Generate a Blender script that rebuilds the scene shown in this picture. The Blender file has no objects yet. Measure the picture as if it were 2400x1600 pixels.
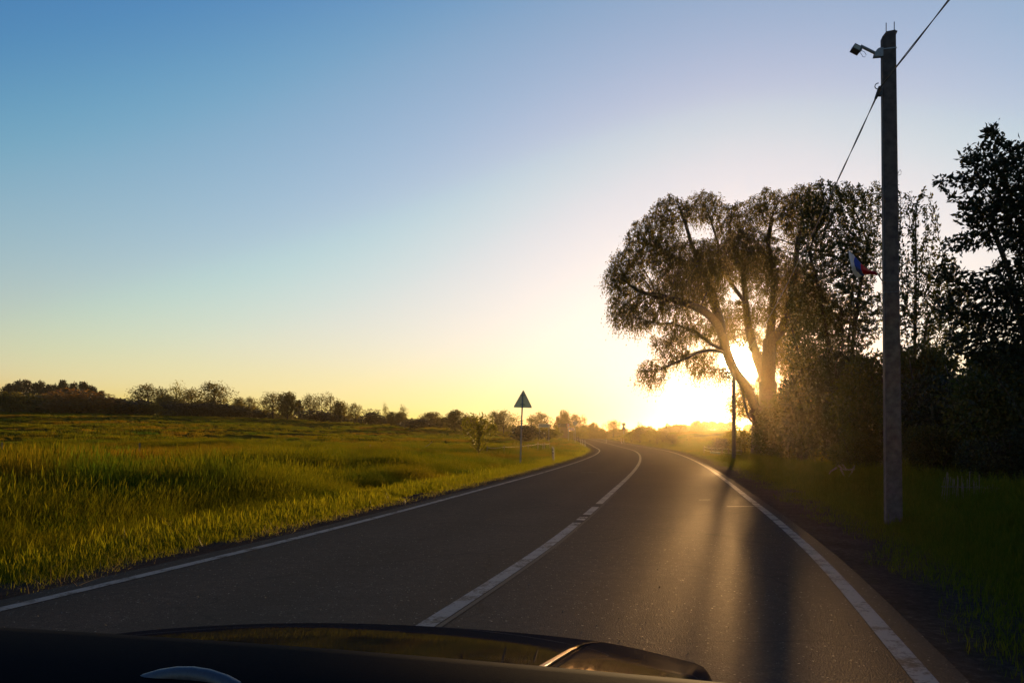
import bpy, bmesh, math, random
import numpy as np
from mathutils import Vector, Matrix

random.seed(7)
rng = np.random.default_rng(7)
sc = bpy.context.scene
COL = sc.collection
R = math.radians

# ------------------------------------------------------------------ camera
CAM_H, F, HZ = 1.3, 1867.0, 1025.0
cam = bpy.data.cameras.new('camera')
camo = bpy.data.objects.new('camera', cam)
COL.objects.link(camo)
sc.camera = camo
camo.location = (0, 0, CAM_H)
camo.rotation_euler = (R(90), 0, 0)
cam.lens, cam.sensor_width = 28.0, 36.0
cam.shift_y = 225 / 2400
cam.clip_start, cam.clip_end = 0.05, 6000


def P(px, py, Y):
    """pixel of the 2400x1600 photograph at depth Y -> world point"""
    return Vector(((px - 1200) * Y / F, Y, CAM_H + (HZ - py) * Y / F))


# ------------------------------------------------------------------ world, sun, exposure
SUN_AZ, SUN_EL = math.atan2(538, F), math.atan2(180, math.hypot(F, 538))
SUN = Vector((math.sin(SUN_AZ) * math.cos(SUN_EL), math.cos(SUN_AZ) * math.cos(SUN_EL), math.sin(SUN_EL)))
world = bpy.data.worlds.new('World')
sc.world = world
world.use_nodes = True
wt = world.node_tree
bg = wt.nodes['Background']
sky = wt.nodes.new('ShaderNodeTexSky')
sky.sky_type = 'NISHITA'
sky.sun_disc = False
sky.sun_elevation, sky.sun_rotation = SUN_EL, SUN_AZ
sky.air_density, sky.dust_density, sky.ozone_density = 1.35, 0.45, 4.6
tint = wt.nodes.new('ShaderNodeMixRGB')
tint.blend_type = 'MULTIPLY'
tint.inputs[0].default_value = 1
tint.inputs[2].default_value = (1.14, 1.0, 0.88, 1)
wt.links.new(sky.outputs[0], tint.inputs[1])
bg.inputs[1].default_value = 0.15
# the sun itself with the bright air right round it
tc = wt.nodes.new('ShaderNodeTexCoord')
dot = wt.nodes.new('ShaderNodeVectorMath'); dot.operation = 'DOT_PRODUCT'
wt.links.new(tc.outputs['Generated'], dot.inputs[0])
dot.inputs[1].default_value = SUN
ac = wt.nodes.new('ShaderNodeMath'); ac.operation = 'ARCCOSINE'; ac.use_clamp = False
wt.links.new(dot.outputs['Value'], ac.inputs[0])
ramp = wt.nodes.new('ShaderNodeMapRange'); ramp.interpolation_type = 'SMOOTHSTEP'
ramp.inputs['From Min'].default_value, ramp.inputs['From Max'].default_value = R(1.7), R(0.6)
ramp.inputs['To Min'].default_value, ramp.inputs['To Max'].default_value = 0, 1
wt.links.new(ac.outputs[0], ramp.inputs['Value'])
disc = wt.nodes.new('ShaderNodeMixRGB'); disc.blend_type = 'ADD'
disc.inputs[0].default_value = 1
sm = wt.nodes.new('ShaderNodeMixRGB'); sm.blend_type = 'MULTIPLY'; sm.inputs[0].default_value = 1
sm.inputs[2].default_value = (160, 130, 80, 1)
wt.links.new(ramp.outputs[0], sm.inputs[1])
# contrast of the sky as exposed: bright parts lifted and rolled off softly, deep blue kept
UNIT = 0.15 * 2 ** 0.72
sc0 = wt.nodes.new('ShaderNodeVectorMath'); sc0.operation = 'SCALE'; sc0.inputs['Scale'].default_value = UNIT / 4
crv = wt.nodes.new('ShaderNodeRGBCurve')
for ch, pts in ((0, [(0, 0), (.06, .025), (.10, .078), (.13, .155), (.165, .265), (.22, .385), (.28, .50), (.36, .635), (.5, .80), (.8, .96), (1.5, 1.10), (4, 2.6)]),
                (1, [(0, 0), (.10, .05), (.17, .13), (.24, .24), (.31, .39), (.36, .46), (.434, .56), (.5, .68), (.62, .77), (.85, .88), (1.5, 1.02), (4, 2.4)]),
                (2, [(0, 0), (.15, .11), (.28, .345), (.4, .465), (.5, .58), (.64, .73), (.8, .84), (1.5, .97), (4, 2.0)])):
    cp = crv.mapping.curves[ch].points
    while len(cp) < len(pts): cp.new(.5, .5)
    for p_, (a_, b_) in zip(cp, pts):
        p_.location = (a_ / 4, b_ / 4); p_.handle_type = 'AUTO_CLAMPED'
crv.mapping.update()
sc1 = wt.nodes.new('ShaderNodeVectorMath'); sc1.operation = 'SCALE'; sc1.inputs['Scale'].default_value = 4 / UNIT
wt.links.new(tint.outputs[0], sc0.inputs[0]); wt.links.new(sc0.outputs[0], crv.inputs['Color'])
wt.links.new(crv.outputs[0], sc1.inputs[0]); wt.links.new(sc1.outputs[0], disc.inputs[1])
wt.links.new(sm.outputs[0], disc.inputs[2])
wt.links.new(disc.outputs[0], bg.inputs[0])

sl = bpy.data.lights.new('sun', 'SUN')
sl.energy, sl.angle, sl.color = 5.0, R(0.7), (1.0, 0.62, 0.26)
slo = bpy.data.objects.new('sun', sl)
COL.objects.link(slo)
slo.rotation_euler = SUN.to_track_quat('Z', 'Y').to_euler()

sc.view_settings.view_transform = 'Standard'
sc.view_settings.look = 'None'
sc.view_settings.exposure = 0.72
sc.view_settings.gamma = 1.0
sc.render.engine = 'CYCLES'
cy = sc.cycles
cy.max_bounces, cy.diffuse_bounces, cy.glossy_bounces, cy.transmission_bounces = 5, 3, 3, 4
cy.transparent_max_bounces, cy.volume_bounces = 6, 0
cy.use_denoising = True

HAZE_DENSITY, HAZE_ANISO = 0.00013, 0.90


# ------------------------------------------------------------------ helpers
def tag(o, label=None, cat=None, group=None, kind=None):
    if label: o['label'] = label
    if cat: o['category'] = cat
    if group: o['group'] = group
    if kind: o['kind'] = kind
    return o


def empty(name, loc=(0, 0, 0), rz=0.0):
    o = bpy.data.objects.new(name, None)
    o.empty_display_size = 0.2
    o.location = loc
    o.rotation_euler = (0, 0, rz)
    COL.objects.link(o)
    return o


def link(name, me, parent=None, m=None, coll=None):
    if m is not None and len(me.materials) == 0:
        me.materials.append(m)
    o = bpy.data.objects.new(name, me)
    (coll or COL).objects.link(o)
    if parent is not None:
        o.parent = parent
    return o


def mesh_np(name, V, faces, smooth=False, mats=None):
    """V: n x 3; faces: k x m index array, or a list of such arrays (tris / quads mixed)"""
    if not isinstance(faces, (list, tuple)):
        faces = [faces]
    faces = [np.asarray(f, dtype=np.int32) for f in faces if len(f)]
    V = np.asarray(V, dtype=np.float32)
    me = bpy.data.meshes.new(name)
    me.vertices.add(len(V))
    me.vertices.foreach_set('co', V.ravel())
    nl = sum(f.size for f in faces); nf = sum(len(f) for f in faces)
    me.loops.add(nl)
    me.loops.foreach_set('vertex_index', np.concatenate([f.ravel() for f in faces]))
    me.polygons.add(nf)
    tot = np.concatenate([np.full(len(f), f.shape[1], np.int32) for f in faces])
    st = np.concatenate([[0], np.cumsum(tot)[:-1]]).astype(np.int32)
    me.polygons.foreach_set('loop_start', st)
    if smooth:
        me.polygons.foreach_set('use_smooth', np.ones(nf, dtype=bool))
    if mats is not None:
        me.polygons.foreach_set('material_index', np.asarray(mats, dtype=np.int32))
    me.update(calc_edges=True)
    return me


class MB:
    """collects boxes, prisms and tubes into one mesh"""
    def __init__(s):
        s.v, s.f = [], []

    def raw(s, vs, fs):
        b = len(s.v)
        s.v += [tuple(v) for v in vs]
        s.f += [tuple(b + i for i in f) for f in fs]

    def box(s, c, d, mat=None):
        x, y, z = [k / 2 for k in d]
        vs = [Vector((a * x, b * y, e * z)) for a in (-1, 1) for b in (-1, 1) for e in (-1, 1)]
        if mat is not None: vs = [mat @ v for v in vs]
        c = Vector(c)
        s.raw([v + c for v in vs], [(0, 1, 3, 2), (4, 6, 7, 5), (0, 4, 5, 1), (2, 3, 7, 6), (0, 2, 6, 4), (1, 5, 7, 3)])
        return s

    def tube(s, pts, r, n=8, cap=True):
        pts = [Vector(p) for p in pts]
        rs = r if isinstance(r, (list, tuple)) else [r] * len(pts)
        b = len(s.v)
        ref = Vector((0.13, 0.21, 1)).normalized()
        for i, p in enumerate(pts):
            t = (pts[min(i + 1, len(pts) - 1)] - pts[max(i - 1, 0)]).normalized()
            if abs(t.dot(ref)) > .97: rr = Vector((1, 0.1, 0))
            else: rr = ref
            a = t.cross(rr).normalized(); q = t.cross(a)
            for k in range(n):
                an = 2 * math.pi * k / n
                s.v.append(tuple(p + rs[i] * (math.cos(an) * a + math.sin(an) * q)))
        for i in range(len(pts) - 1):
            for k in range(n):
                k2 = (k + 1) % n
                s.f.append((b + i * n + k, b + i * n + k2, b + (i + 1) * n + k2, b + (i + 1) * n + k))
        if cap:
            s.f.append(tuple(b + k for k in range(n))[::-1])
            s.f.append(tuple(b + (len(pts) - 1) * n + k for k in range(n)))
        return s

    def prism(s, outline, y0, y1):
        """outline in x,z, thick along y"""
        n = len(outline)
        vs = [(x, y0, z) for x, z in outline] + [(x, y1, z) for x, z in outline]
        fs = [tuple(range(n)), tuple(range(2 * n - 1, n - 1, -1))]
        fs += [(i, i + n, (i + 1) % n + n, (i + 1) % n) for i in range(n)]
        s.raw(vs, fs)
        return s

    def mesh(s, name, smooth=False, bevel=0.0):
        me = bpy.data.meshes.new(name)
        me.from_pydata(s.v, [], s.f)
        bm = bmesh.new(); bm.from_mesh(me)
        bmesh.ops.recalc_face_normals(bm, faces=bm.faces)
        if bevel > 0:
            bmesh.ops.bevel(bm, geom=list(bm.edges), offset=bevel, segments=2, affect='EDGES', profile=0.7, clamp_overlap=True)
        bm.to_mesh(me); bm.free()
        if smooth:
            me.polygons.foreach_set('use_smooth', np.ones(len(me.polygons), dtype=bool))
            try: me.set_sharp_from_angle(angle=R(40))
            except Exception: pass
        return me

    def obj(s, name, m, parent=None, smooth=False, bevel=0.0):
        return link(name, s.mesh(name, smooth, bevel), parent, m)


# ---- value noise (vectorised)
def _hash(ix, iy, seed):
    h = (ix.astype(np.int64) * 374761393 + iy.astype(np.int64) * 668265263 + seed * 974711) & 0x7fffffff
    h = (h ^ (h >> 13)) * 1274126177 & 0x7fffffff
    return ((h ^ (h >> 16)) & 0xffff) / 65535.0


def vnoise(x, y, seed=0):
    ix, iy = np.floor(x), np.floor(y)
    fx, fy = x - ix, y - iy
    fx, fy = fx * fx * (3 - 2 * fx), fy * fy * (3 - 2 * fy)
    a, b = _hash(ix, iy, seed), _hash(ix + 1, iy, seed)
    c, d = _hash(ix, iy + 1, seed), _hash(ix + 1, iy + 1, seed)
    return (a * (1 - fx) + b * fx) * (1 - fy) + (c * (1 - fx) + d * fx) * fy - 0.5


def fbm(x, y, seed=0, o=3):
    s, a = 0, 1.0
    for k in range(o):
        s = s + a * vnoise(x * 2 ** k, y * 2 ** k, seed + k * 17)
        a *= .5
    return s


def sstep(a, b, x):
    t = np.clip((x - a) / (b - a), 0, 1)
    return t * t * (3 - 2 * t)


# ------------------------------------------------------------------ materials
def mat(name):
    m = bpy.data.materials.new(name)
    m.use_nodes = True
    return m, m.node_tree.nodes, m.node_tree.links, m.node_tree.nodes['Principled BSDF']


def noise(n, l, scale, detail=4, rough=.6, vec=None, coord='Object'):
    t = n.new('ShaderNodeTexNoise')
    t.inputs['Scale'].default_value, t.inputs['Detail'].default_value, t.inputs['Roughness'].default_value = scale, detail, rough
    if vec is None:
        c = n.new('ShaderNodeTexCoord'); vec = c.outputs[coord]
    l.new(vec, t.inputs['Vector'])
    return t


def cramp(n, l, src, stops):
    r = n.new('ShaderNodeValToRGB')
    el = r.color_ramp.elements
    while len(el) < len(stops): el.new(.5)
    for e, (p, c) in zip(el, stops):
        e.position = p
        e.color = tuple(c) + (1,) if len(c) == 3 else c
    l.new(src, r.inputs[0])
    return r


def bump(n, l, src, b, strength, dist):
    q = n.new('ShaderNodeBump')
    q.inputs['Strength'].default_value, q.inputs['Distance'].default_value = strength, dist
    l.new(src, q.inputs['Height']); l.new(q.outputs[0], b.inputs['Normal'])


def simple(name, col, rough=.6, metal=0.0, nscale=30, var=.25, bumpd=0.0, spec=.5):
    m, n, l, b = mat(name)
    t = noise(n, l, nscale)
    lo, hi = [c * (1 - var) for c in col], [c * (1 + var) for c in col]
    r = cramp(n, l, t.outputs[0], [(.3, lo), (.7, hi)])
    l.new(r.outputs[0], b.inputs['Base Color'])
    b.inputs['Roughness'].default_value, b.inputs['Metallic'].default_value = rough, metal
    b.inputs['Specular IOR Level'].default_value = spec
    if bumpd: bump(n, l, t.outputs[0], b, .6, bumpd)
    return m


def leafy(name, c0, c1, trans=.45, patch=None, spec=.25, island=True, tcol=1.6):
    """foliage: diffuse plus light passing through; colour varies leaf by leaf (or clump by clump)"""
    m, n, l, b = mat(name)
    if island:
        g = n.new('ShaderNodeNewGeometry'); rnd = g.outputs['Random Per Island']
    else:
        g = n.new('ShaderNodeObjectInfo'); rnd = g.outputs['Random']
    r = cramp(n, l, rnd, [(0, c0), (1, c1)])
    col = r.outputs[0]
    if patch:
        geo = n.new('ShaderNodeNewGeometry')
        for sc_, lo, hi, c in patch:
            t = noise(n, l, sc_, 3, .6, geo.outputs['Position'])
            mr = n.new('ShaderNodeMapRange')
            mr.inputs['From Min'].default_value, mr.inputs['From Max'].default_value = lo, hi
            l.new(t.outputs[0], mr.inputs['Value'])
            mx = n.new('ShaderNodeMixRGB'); mx.inputs[2].default_value = tuple(c) + (1,)
            l.new(mr.outputs[0], mx.inputs[0]); l.new(col, mx.inputs[1])
            col = mx.outputs[0]
    l.new(col, b.inputs['Base Color'])
    b.inputs['Roughness'].default_value = .55
    b.inputs['Specular IOR Level'].default_value = spec
    tr = n.new('ShaderNodeBsdfTranslucent')
    gm = n.new('ShaderNodeMixRGB'); gm.blend_type = 'MULTIPLY'; gm.inputs[0].default_value = 1
    gm.inputs[2].default_value = (tcol * 1.05, tcol, tcol * .45, 1)
    l.new(col, gm.inputs[1]); l.new(gm.outputs[0], tr.inputs[0])
    mix = n.new('ShaderNodeMixShader'); mix.inputs[0].default_value = trans
    l.new(b.outputs[0], mix.inputs[1]); l.new(tr.outputs[0], mix.inputs[2])
    l.new(mix.outputs[0], n['Material Output'].inputs[0])
    return m


def matte(m, n, l, b, g, rough, tone=(1, .86, .70)):
    """swap the principled shader for a rough mineral surface: diffuse with a small constant sheen"""
    d, q, mx = n.new('ShaderNodeBsdfDiffuse'), n.new('ShaderNodeBsdfGlossy'), n.new('ShaderNodeMixShader')
    d.inputs['Roughness'].default_value = .6
    q.inputs['Roughness'].default_value = rough
    q.inputs['Color'].default_value = tuple(tone) + (1,)
    mx.inputs[0].default_value = g
    for nm in ('Base Color',):
        if b.inputs[nm].is_linked: l.new(b.inputs[nm].links[0].from_socket, d.inputs['Color'])
    if b.inputs['Normal'].is_linked:
        for k in (d, q): l.new(b.inputs['Normal'].links[0].from_socket, k.inputs['Normal'])
    l.new(d.outputs[0], mx.inputs[1]); l.new(q.outputs[0], mx.inputs[2])
    l.new(mx.outputs[0], n['Material Output'].inputs[0])
    n.remove(b)
    return mx


def road_mat():
    m, n, l, b = mat('asphalt')
    big = noise(n, l, .35, 3)
    mid = noise(n, l, 9.0, 8, .8)
    fine = n.new('ShaderNodeTexVoronoi'); fine.inputs['Scale'].default_value = 95
    c = n.new('ShaderNodeTexCoord'); l.new(c.outputs['Object'], fine.inputs['Vector'])
    r1 = cramp(n, l, fine.outputs['Color'], [(.0, (.0125, .0072, .0048)), (.6, (.0265, .0150, .0098)), (.95, (.042, .031, .025)), (1, (.09, .07, .055))])
    r2 = cramp(n, l, big.outputs[0], [(.3, (.75, .75, .75)), (.7, (1.15, 1.15, 1.15))])
    r3 = cramp(n, l, mid.outputs[0], [(.35, (.55, .55, .55)), (.68, (1.45, 1.45, 1.45))])
    x = n.new('ShaderNodeMixRGB'); x.blend_type = 'MULTIPLY'; x.inputs[0].default_value = 1
    y = n.new('ShaderNodeMixRGB'); y.blend_type = 'MULTIPLY'; y.inputs[0].default_value = 1
    l.new(r1.outputs[0], x.inputs[1]); l.new(r2.outputs[0], x.inputs[2])
    l.new(x.outputs[0], y.inputs[1]); l.new(r3.outputs[0], y.inputs[2])
    ac_ = n.new('ShaderNodeAttribute'); ac_.attribute_name = 'across'
    w1 = n.new('ShaderNodeMath'); w1.operation = 'MULTIPLY_ADD'; w1.inputs[1].default_value, w1.inputs[2].default_value = 4.05, 9.9
    l.new(ac_.outputs['Fac'], w1.inputs[0])
    w2 = n.new('ShaderNodeMath'); w2.operation = 'COSINE'; l.new(w1.outputs[0], w2.inputs[0])
    w3 = n.new('ShaderNodeMath'); w3.operation = 'MULTIPLY_ADD'; w3.inputs[1].default_value, w3.inputs[2].default_value = .16, 1.0
    l.new(w2.outputs[0], w3.inputs[0])
    wob = n.new('ShaderNodeVectorMath'); wob.operation = 'MULTIPLY_ADD'; wob.inputs[1].default_value = (.5, .5, .5)
    nv = noise(n, l, 1.6, 3)
    l.new(nv.outputs['Color'], wob.inputs[0]); l.new(c.outputs['Object'], wob.inputs[2])
    ck = n.new('ShaderNodeTexVoronoi'); ck.feature = 'DISTANCE_TO_EDGE'; ck.inputs['Scale'].default_value = .32
    l.new(wob.outputs[0], ck.inputs['Vector'])
    cm = n.new('ShaderNodeMapRange'); cm.inputs['From Min'].default_value, cm.inputs['From Max'].default_value = .003, .007
    cm.inputs['To Min'].default_value = .45
    l.new(ck.outputs['Distance'], cm.inputs['Value'])
    ms = n.new('ShaderNodeMapRange'); ms.inputs['From Min'].default_value, ms.inputs['From Max'].default_value = .47, .53
    l.new(big.outputs[0], ms.inputs['Value'])
    cmx = n.new('ShaderNodeMath'); cmx.operation = 'MAXIMUM'
    l.new(cm.outputs[0], cmx.inputs[0]); l.new(ms.outputs[0], cmx.inputs[1])
    w4 = n.new('ShaderNodeMath'); w4.operation = 'MULTIPLY'
    l.new(w3.outputs[0], w4.inputs[0]); l.new(cmx.outputs[0], w4.inputs[1])
    z_ = n.new('ShaderNodeMixRGB'); z_.blend_type = 'MULTIPLY'; z_.inputs[0].default_value = 1
    l.new(y.outputs[0], z_.inputs[1]); l.new(w4.outputs[0], z_.inputs[2])
    y = z_
    l.new(y.outputs[0], b.inputs['Base Color'])
    rr = n.new('ShaderNodeMapRange'); rr.inputs['To Min'].default_value, rr.inputs['To Max'].default_value = .62, .8
    l.new(mid.outputs[0], rr.inputs['Value']); l.new(rr.outputs[0], b.inputs['Roughness'])
    b.inputs['Specular IOR Level'].default_value = .22
    bump(n, l, fine.outputs['Distance'], b, .5, .004)
    gx = n.new('ShaderNodeMapRange'); gx.inputs['From Min'].default_value, gx.inputs['From Max'].default_value = .90, .97
    gx.inputs['To Min'].default_value, gx.inputs['To Max'].default_value = .04, .2
    l.new(fine.outputs['Color'], gx.inputs['Value'])
    mx = matte(m, n, l, b, .03, .45)
    l.new(gx.outputs[0], mx.inputs[0])
    return m


def paint_mat(name, wear=.42):
    m, n, l, b = mat(name)
    t = noise(n, l, 26, 6, .75)
    t2 = noise(n, l, 3.5, 4, .6)
    a = n.new('ShaderNodeMath'); a.operation = 'ADD'
    l.new(t.outputs[0], a.inputs[0]); l.new(t2.outputs[0], a.inputs[1])
    r = cramp(n, l, a.outputs[0], [(wear * 2 - .10, (.024, .018, .015)), (wear * 2 + .06, (.135, .112, .092)), (1, (.21, .18, .15))])
    l.new(r.outputs[0], b.inputs['Base Color'])
    b.inputs['Roughness'].default_value = .6
    bump(n, l, a.outputs[0], b, .4, .004)
    matte(m, n, l, b, .06, .42)
    return m


def ground_mat():
    m, n, l, b = mat('meadow_soil')
    t = noise(n, l, .12, 5, .65)
    t2 = noise(n, l, 2.2, 6, .7)
    a = n.new('ShaderNodeMath'); a.operation = 'ADD'
    l.new(t.outputs[0], a.inputs[0]); l.new(t2.outputs[0], a.inputs[1])
    r = cramp(n, l, a.outputs[0], [(.38 * 2, (.02, .026, .004)), (.5 * 2, (.042, .042, .006)), (.99, (.06, .048, .01))])
    r.color_ramp.elements[0].position, r.color_ramp.elements[1].position = .40, .55
    sc_ = n.new('ShaderNodeMath'); sc_.operation = 'MULTIPLY'; sc_.inputs[1].default_value = .5
    l.new(a.outputs[0], sc_.inputs[0]); l.new(sc_.outputs[0], r.inputs[0])
    l.new(r.outputs[0], b.inputs['Base Color'])
    b.inputs['Roughness'].default_value = .9
    b.inputs['Specular IOR Level'].default_value = .1
    bump(n, l, t2.outputs[0], b, .8, .12)
    matte(m, n, l, b, .0, .6)
    return m


def gravel_mat():
    m, n, l, b = mat('shoulder_dirt')
    t = noise(n, l, 14, 8, .75)
    t2 = noise(n, l, 1.3, 4)
    r = cramp(n, l, t.outputs[0], [(.3, (.017, .012, .0095)), (.55, (.042, .030, .023)), (.75, (.10, .075, .057))])
    r2 = cramp(n, l, t2.outputs[0], [(.35, (.7, .7, .7)), (.65, (1.1, 1.1, 1.1))])
    x = n.new('ShaderNodeMixRGB'); x.blend_type = 'MULTIPLY'; x.inputs[0].default_value = 1
    l.new(r.outputs[0], x.inputs[1]); l.new(r2.outputs[0], x.inputs[2])
    l.new(x.outputs[0], b.inputs['Base Color'])
    b.inputs['Roughness'].default_value = .9
    b.inputs['Specular IOR Level'].default_value = .2
    bump(n, l, t.outputs[0], b, 1, .03)
    matte(m, n, l, b, .012, .6)
    return m


M = {}
M['asphalt'], M['paint'], M['old_paint'] = road_mat(), paint_mat('road_paint', .44), paint_mat('faded_road_paint', .53)
M['ghost_paint'] = paint_mat('ghost_road_paint', .63)
M['soil'], M['dirt'] = ground_mat(), gravel_mat()
GPATCH = [(.07, .50, .62, (.085, .052, .006)), (.16, .54, .64, (.022, .042, .005)), (.45, .63, .74, (.070, .040, .010))]
M['grass'] = leafy('meadow_grass', (.026, .037, .003), (.074, .066, .005), .57, GPATCH, island=False, spec=0, tcol=2.2)
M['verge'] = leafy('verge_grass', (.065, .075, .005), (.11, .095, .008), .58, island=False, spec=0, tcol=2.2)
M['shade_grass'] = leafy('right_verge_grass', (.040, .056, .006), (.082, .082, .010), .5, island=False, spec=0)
M['dry'] = leafy('dry_grass', (.12, .085, .035), (.22, .16, .07), .3, island=False)
M['willow_leaf'] = leafy('willow_leaves', (.034, .034, .005), (.078, .060, .008), .62, tcol=2.3)
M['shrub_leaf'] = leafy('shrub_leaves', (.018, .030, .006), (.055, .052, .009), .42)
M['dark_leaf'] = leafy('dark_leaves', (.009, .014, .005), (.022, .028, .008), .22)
M['far_leaf'] = leafy('far_leaves', (.050, .048, .011), (.115, .090, .016), .45)
M['red_leaf'] = leafy('reddish_brown_leaves', (.13, .066, .026), (.21, .11, .038), .4)
M['pine_leaf'] = leafy('dark_wood_leaves', (.008, .011, .004), (.020, .022, .007), .12)
M['light_leaf'] = leafy('pale_green_leaves', (.070, .075, .009), (.13, .115, .016), .6)
M['bark'] = simple('bark', (.060, .045, .033), .9, nscale=9, var=.45, bumpd=.03, spec=.2)
M['dark_bark'] = simple('dark_bark', (.035, .028, .022), .9, nscale=12, var=.4, bumpd=.02, spec=.2)
M['pale_wood'] = simple('pale_dead_wood', (.15, .12, .095), .8, nscale=20, var=.35, bumpd=.01)
M['concrete'] = simple('pole_concrete', (.060, .050, .045), .85, nscale=9, var=.42, bumpd=.006, spec=.3)
M['steel'] = simple('galvanised_steel', (.20, .20, .20), .5, .4, 40, .2)
M['sign_back'] = simple('grey_sign_back', (.74, .58, .29), .6, 0, 14, .12, spec=.2)
M['dark_steel'] = simple('dark_steel', (.06, .06, .065), .5, .7, 30, .3)
M['black'] = simple('black_plastic', (.015, .015, .016), .5, 0, 60, .2)
M['lamp_body'] = simple('lamp_housing', (.07, .07, .075), .5, .4, 40, .2)
M['lamp_glass'] = simple('lamp_glass', (.30, .27, .2), .25, 0, 20, .1)
M['post_grey'] = simple('post_grey', (.16, .14, .12), .6, 0, 20, .2, spec=.2)
M['cable'] = simple('cable', (.02, .02, .022), .6, 0, 60, .2)
M['white'] = simple('white_paint', (.42, .40, .36), .5, 0, 20, .12)
M['red'] = simple('red_paint', (.45, .03, .025), .5, 0, 20, .12)
M['fence_wood'] = simple('weathered_wood', (.11, .085, .06), .85, 0, 25, .35, .006)
M['tape'] = simple('white_fence_tape', (.75, .72, .62), .5, 0, 40, .1)
M['flag_white'], M['flag_blue'], M['flag_red'] = [leafy(k, c, c, .25, tcol=1.0) for k, c in (
    ('white_cloth', (.55, .53, .53)), ('blue_cloth', (.03, .07, .33)), ('red_cloth', (.48, .012, .02)))]
M['plank'] = simple('dark_roofing', (.035, .028, .022), .8, 0, 12, .3)
M['wall'] = simple('shed_boards', (.10, .06, .04), .85, 0, 12, .3)


def car_paint():
    m, n, l, b = mat('car_paint')
    t = noise(n, l, 300, 2)
    r = cramp(n, l, t.outputs[0], [(.3, (.010, .009, .010)), (.7, (.018, .016, .018))])
    l.new(r.outputs[0], b.inputs['Base Color'])
    d = noise(n, l, 6, 6, .75)
    mr = n.new('ShaderNodeMapRange'); mr.inputs['To Min'].default_value, mr.inputs['To Max'].default_value = .12, .19
    mx = matte(m, n, l, b, .2, .035, (1, .96, .95))
    l.new(d.outputs[0], mr.inputs['Value']); l.new(mr.outputs[0], mx.inputs[0])
    return m


M['car_paint'] = car_paint()
M['dash'] = simple('dashboard_plastic', (.0055, .0043, .0052), .85, 0, 400, .3, .0006, spec=.02)
M['wheel_rim'] = simple('steering_wheel_leather', (.05, .05, .055), .5, 0, 200, .2, .0005)

# ------------------------------------------------------------------ terrain
CY = np.array([-60, -40, -15, 0, 5.66, 9.69, 12.84, 18.96, 29.6, 47, 78, 108, 155, 226, 343, 420, 760.])
CX = np.array([-21.2, -14.4, -6.5, -2.17, -.62, .39, 1.08, 2.32, 4.43, 7.56, 12.0, 14.5, 17.8, 21.7, 27, 29.5, 33.])
RZ_Y = np.array([-60, 80, 108, 155, 226, 343, 380, 430, 760.])
RZ_Z = np.array([0, 0, .085, .35, .94, 2.2, 2.25, 1.6, -2.])


def hermite(xs, ys, x):
    d = np.diff(ys) / np.diff(xs)
    h = np.diff(xs)
    m = np.empty_like(ys)
    m[1:-1] = (d[:-1] * h[1:] + d[1:] * h[:-1]) / (h[1:] + h[:-1])
    m[0], m[-1] = d[0], d[-1]
    x = np.clip(np.asarray(x, float), xs[0], xs[-1])
    i = np.clip(np.searchsorted(xs, x) - 1, 0, len(xs) - 2)
    t = (x - xs[i]) / h[i]
    return ((2 * t**3 - 3 * t**2 + 1) * ys[i] + (t**3 - 2 * t**2 + t) * h[i] * m[i] + (-2 * t**3 + 3 * t**2) * ys[i + 1] + (t**3 - t**2) * h[i] * m[i + 1])


def road_x(Y): return hermite(CY, CX, Y)
def road_z(Y): return hermite(RZ_Y, RZ_Z, Y)


def road_d(X, Y):
    s = (road_x(np.asarray(Y) + .5) - road_x(np.asarray(Y) - .5))
    return (X - road_x(Y)) / np.sqrt(1 + s * s)


def terrain(X, Y):
    X, Y = np.asarray(X, float), np.asarray(Y, float)
    d = road_d(X, Y)
    rz = road_z(Y)
    dl, dr = np.clip(-d - 5.5, 0, None), np.clip(d - 4.5, 0, None)
    z = rz + 7.6 * (1 - np.exp(-dl / 70)) * sstep(10, 190, Y)
    # shallow ditch left of the verge
    z = z - .28 * np.exp(-((dl - 3.2) / 2.0) ** 2) * (dl > 0) * (1 - sstep(50, 110, Y))
    z = z - .34 * sstep(0, 3, dr) * sstep(18, 45, Y) * (1 - sstep(70, 110, Y))
    z = z + 2.1 * (1 - np.exp(-dr / 12)) * sstep(75, 165, Y)
    off = sstep(0, 4, np.maximum(dl, dr))
    dist = np.hypot(X, Y)
    h = .30 * fbm(X / 14, Y / 14, 3) + .16 * fbm(X / 3.1, Y / 3.1, 11) * sstep(4, 14, dist)
    h = h + .32 * np.clip(fbm(X / 5.2, Y / 3.0, 29) - .18, 0, 1) * sstep(25, 60, dist)
    z = z + h * off
    under = 1 - sstep(4.5, 5.7, np.abs(d))
    z = z * (1 - under) + (rz - .11) * under
    return z


def tz(x, y): return float(terrain(np.array([x]), np.array([y]))[0])


def gz(px, Y):
    """ground point seen in photo column px at depth Y"""
    x = (px - 1200) * Y / F
    return Vector((x, Y, tz(x, Y)))


az = np.concatenate([np.linspace(-180, -42, 70)[:-1], np.linspace(-42, 42, 580), np.linspace(42, 180, 70)[1:]]) * math.pi / 180
rad = np.concatenate([[0.0], np.geomspace(.6, 750, 270)])
A, Rr = np.meshgrid(az, rad)
X, Y = Rr * np.sin(A), Rr * np.cos(A)
Z = terrain(X, Y)
nr, na = X.shape
ii, jj = np.meshgrid(np.arange(nr - 1), np.arange(na - 1), indexing='ij')
q = np.stack([ii * na + jj, ii * na + jj + 1, (ii + 1) * na + jj + 1, (ii + 1) * na + jj], -1).reshape(-1, 4)
tag(link('ground', mesh_np('ground', np.stack([X, Y, Z], -1).reshape(-1, 3), q, True), None, M['soil']), kind='structure')


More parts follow.
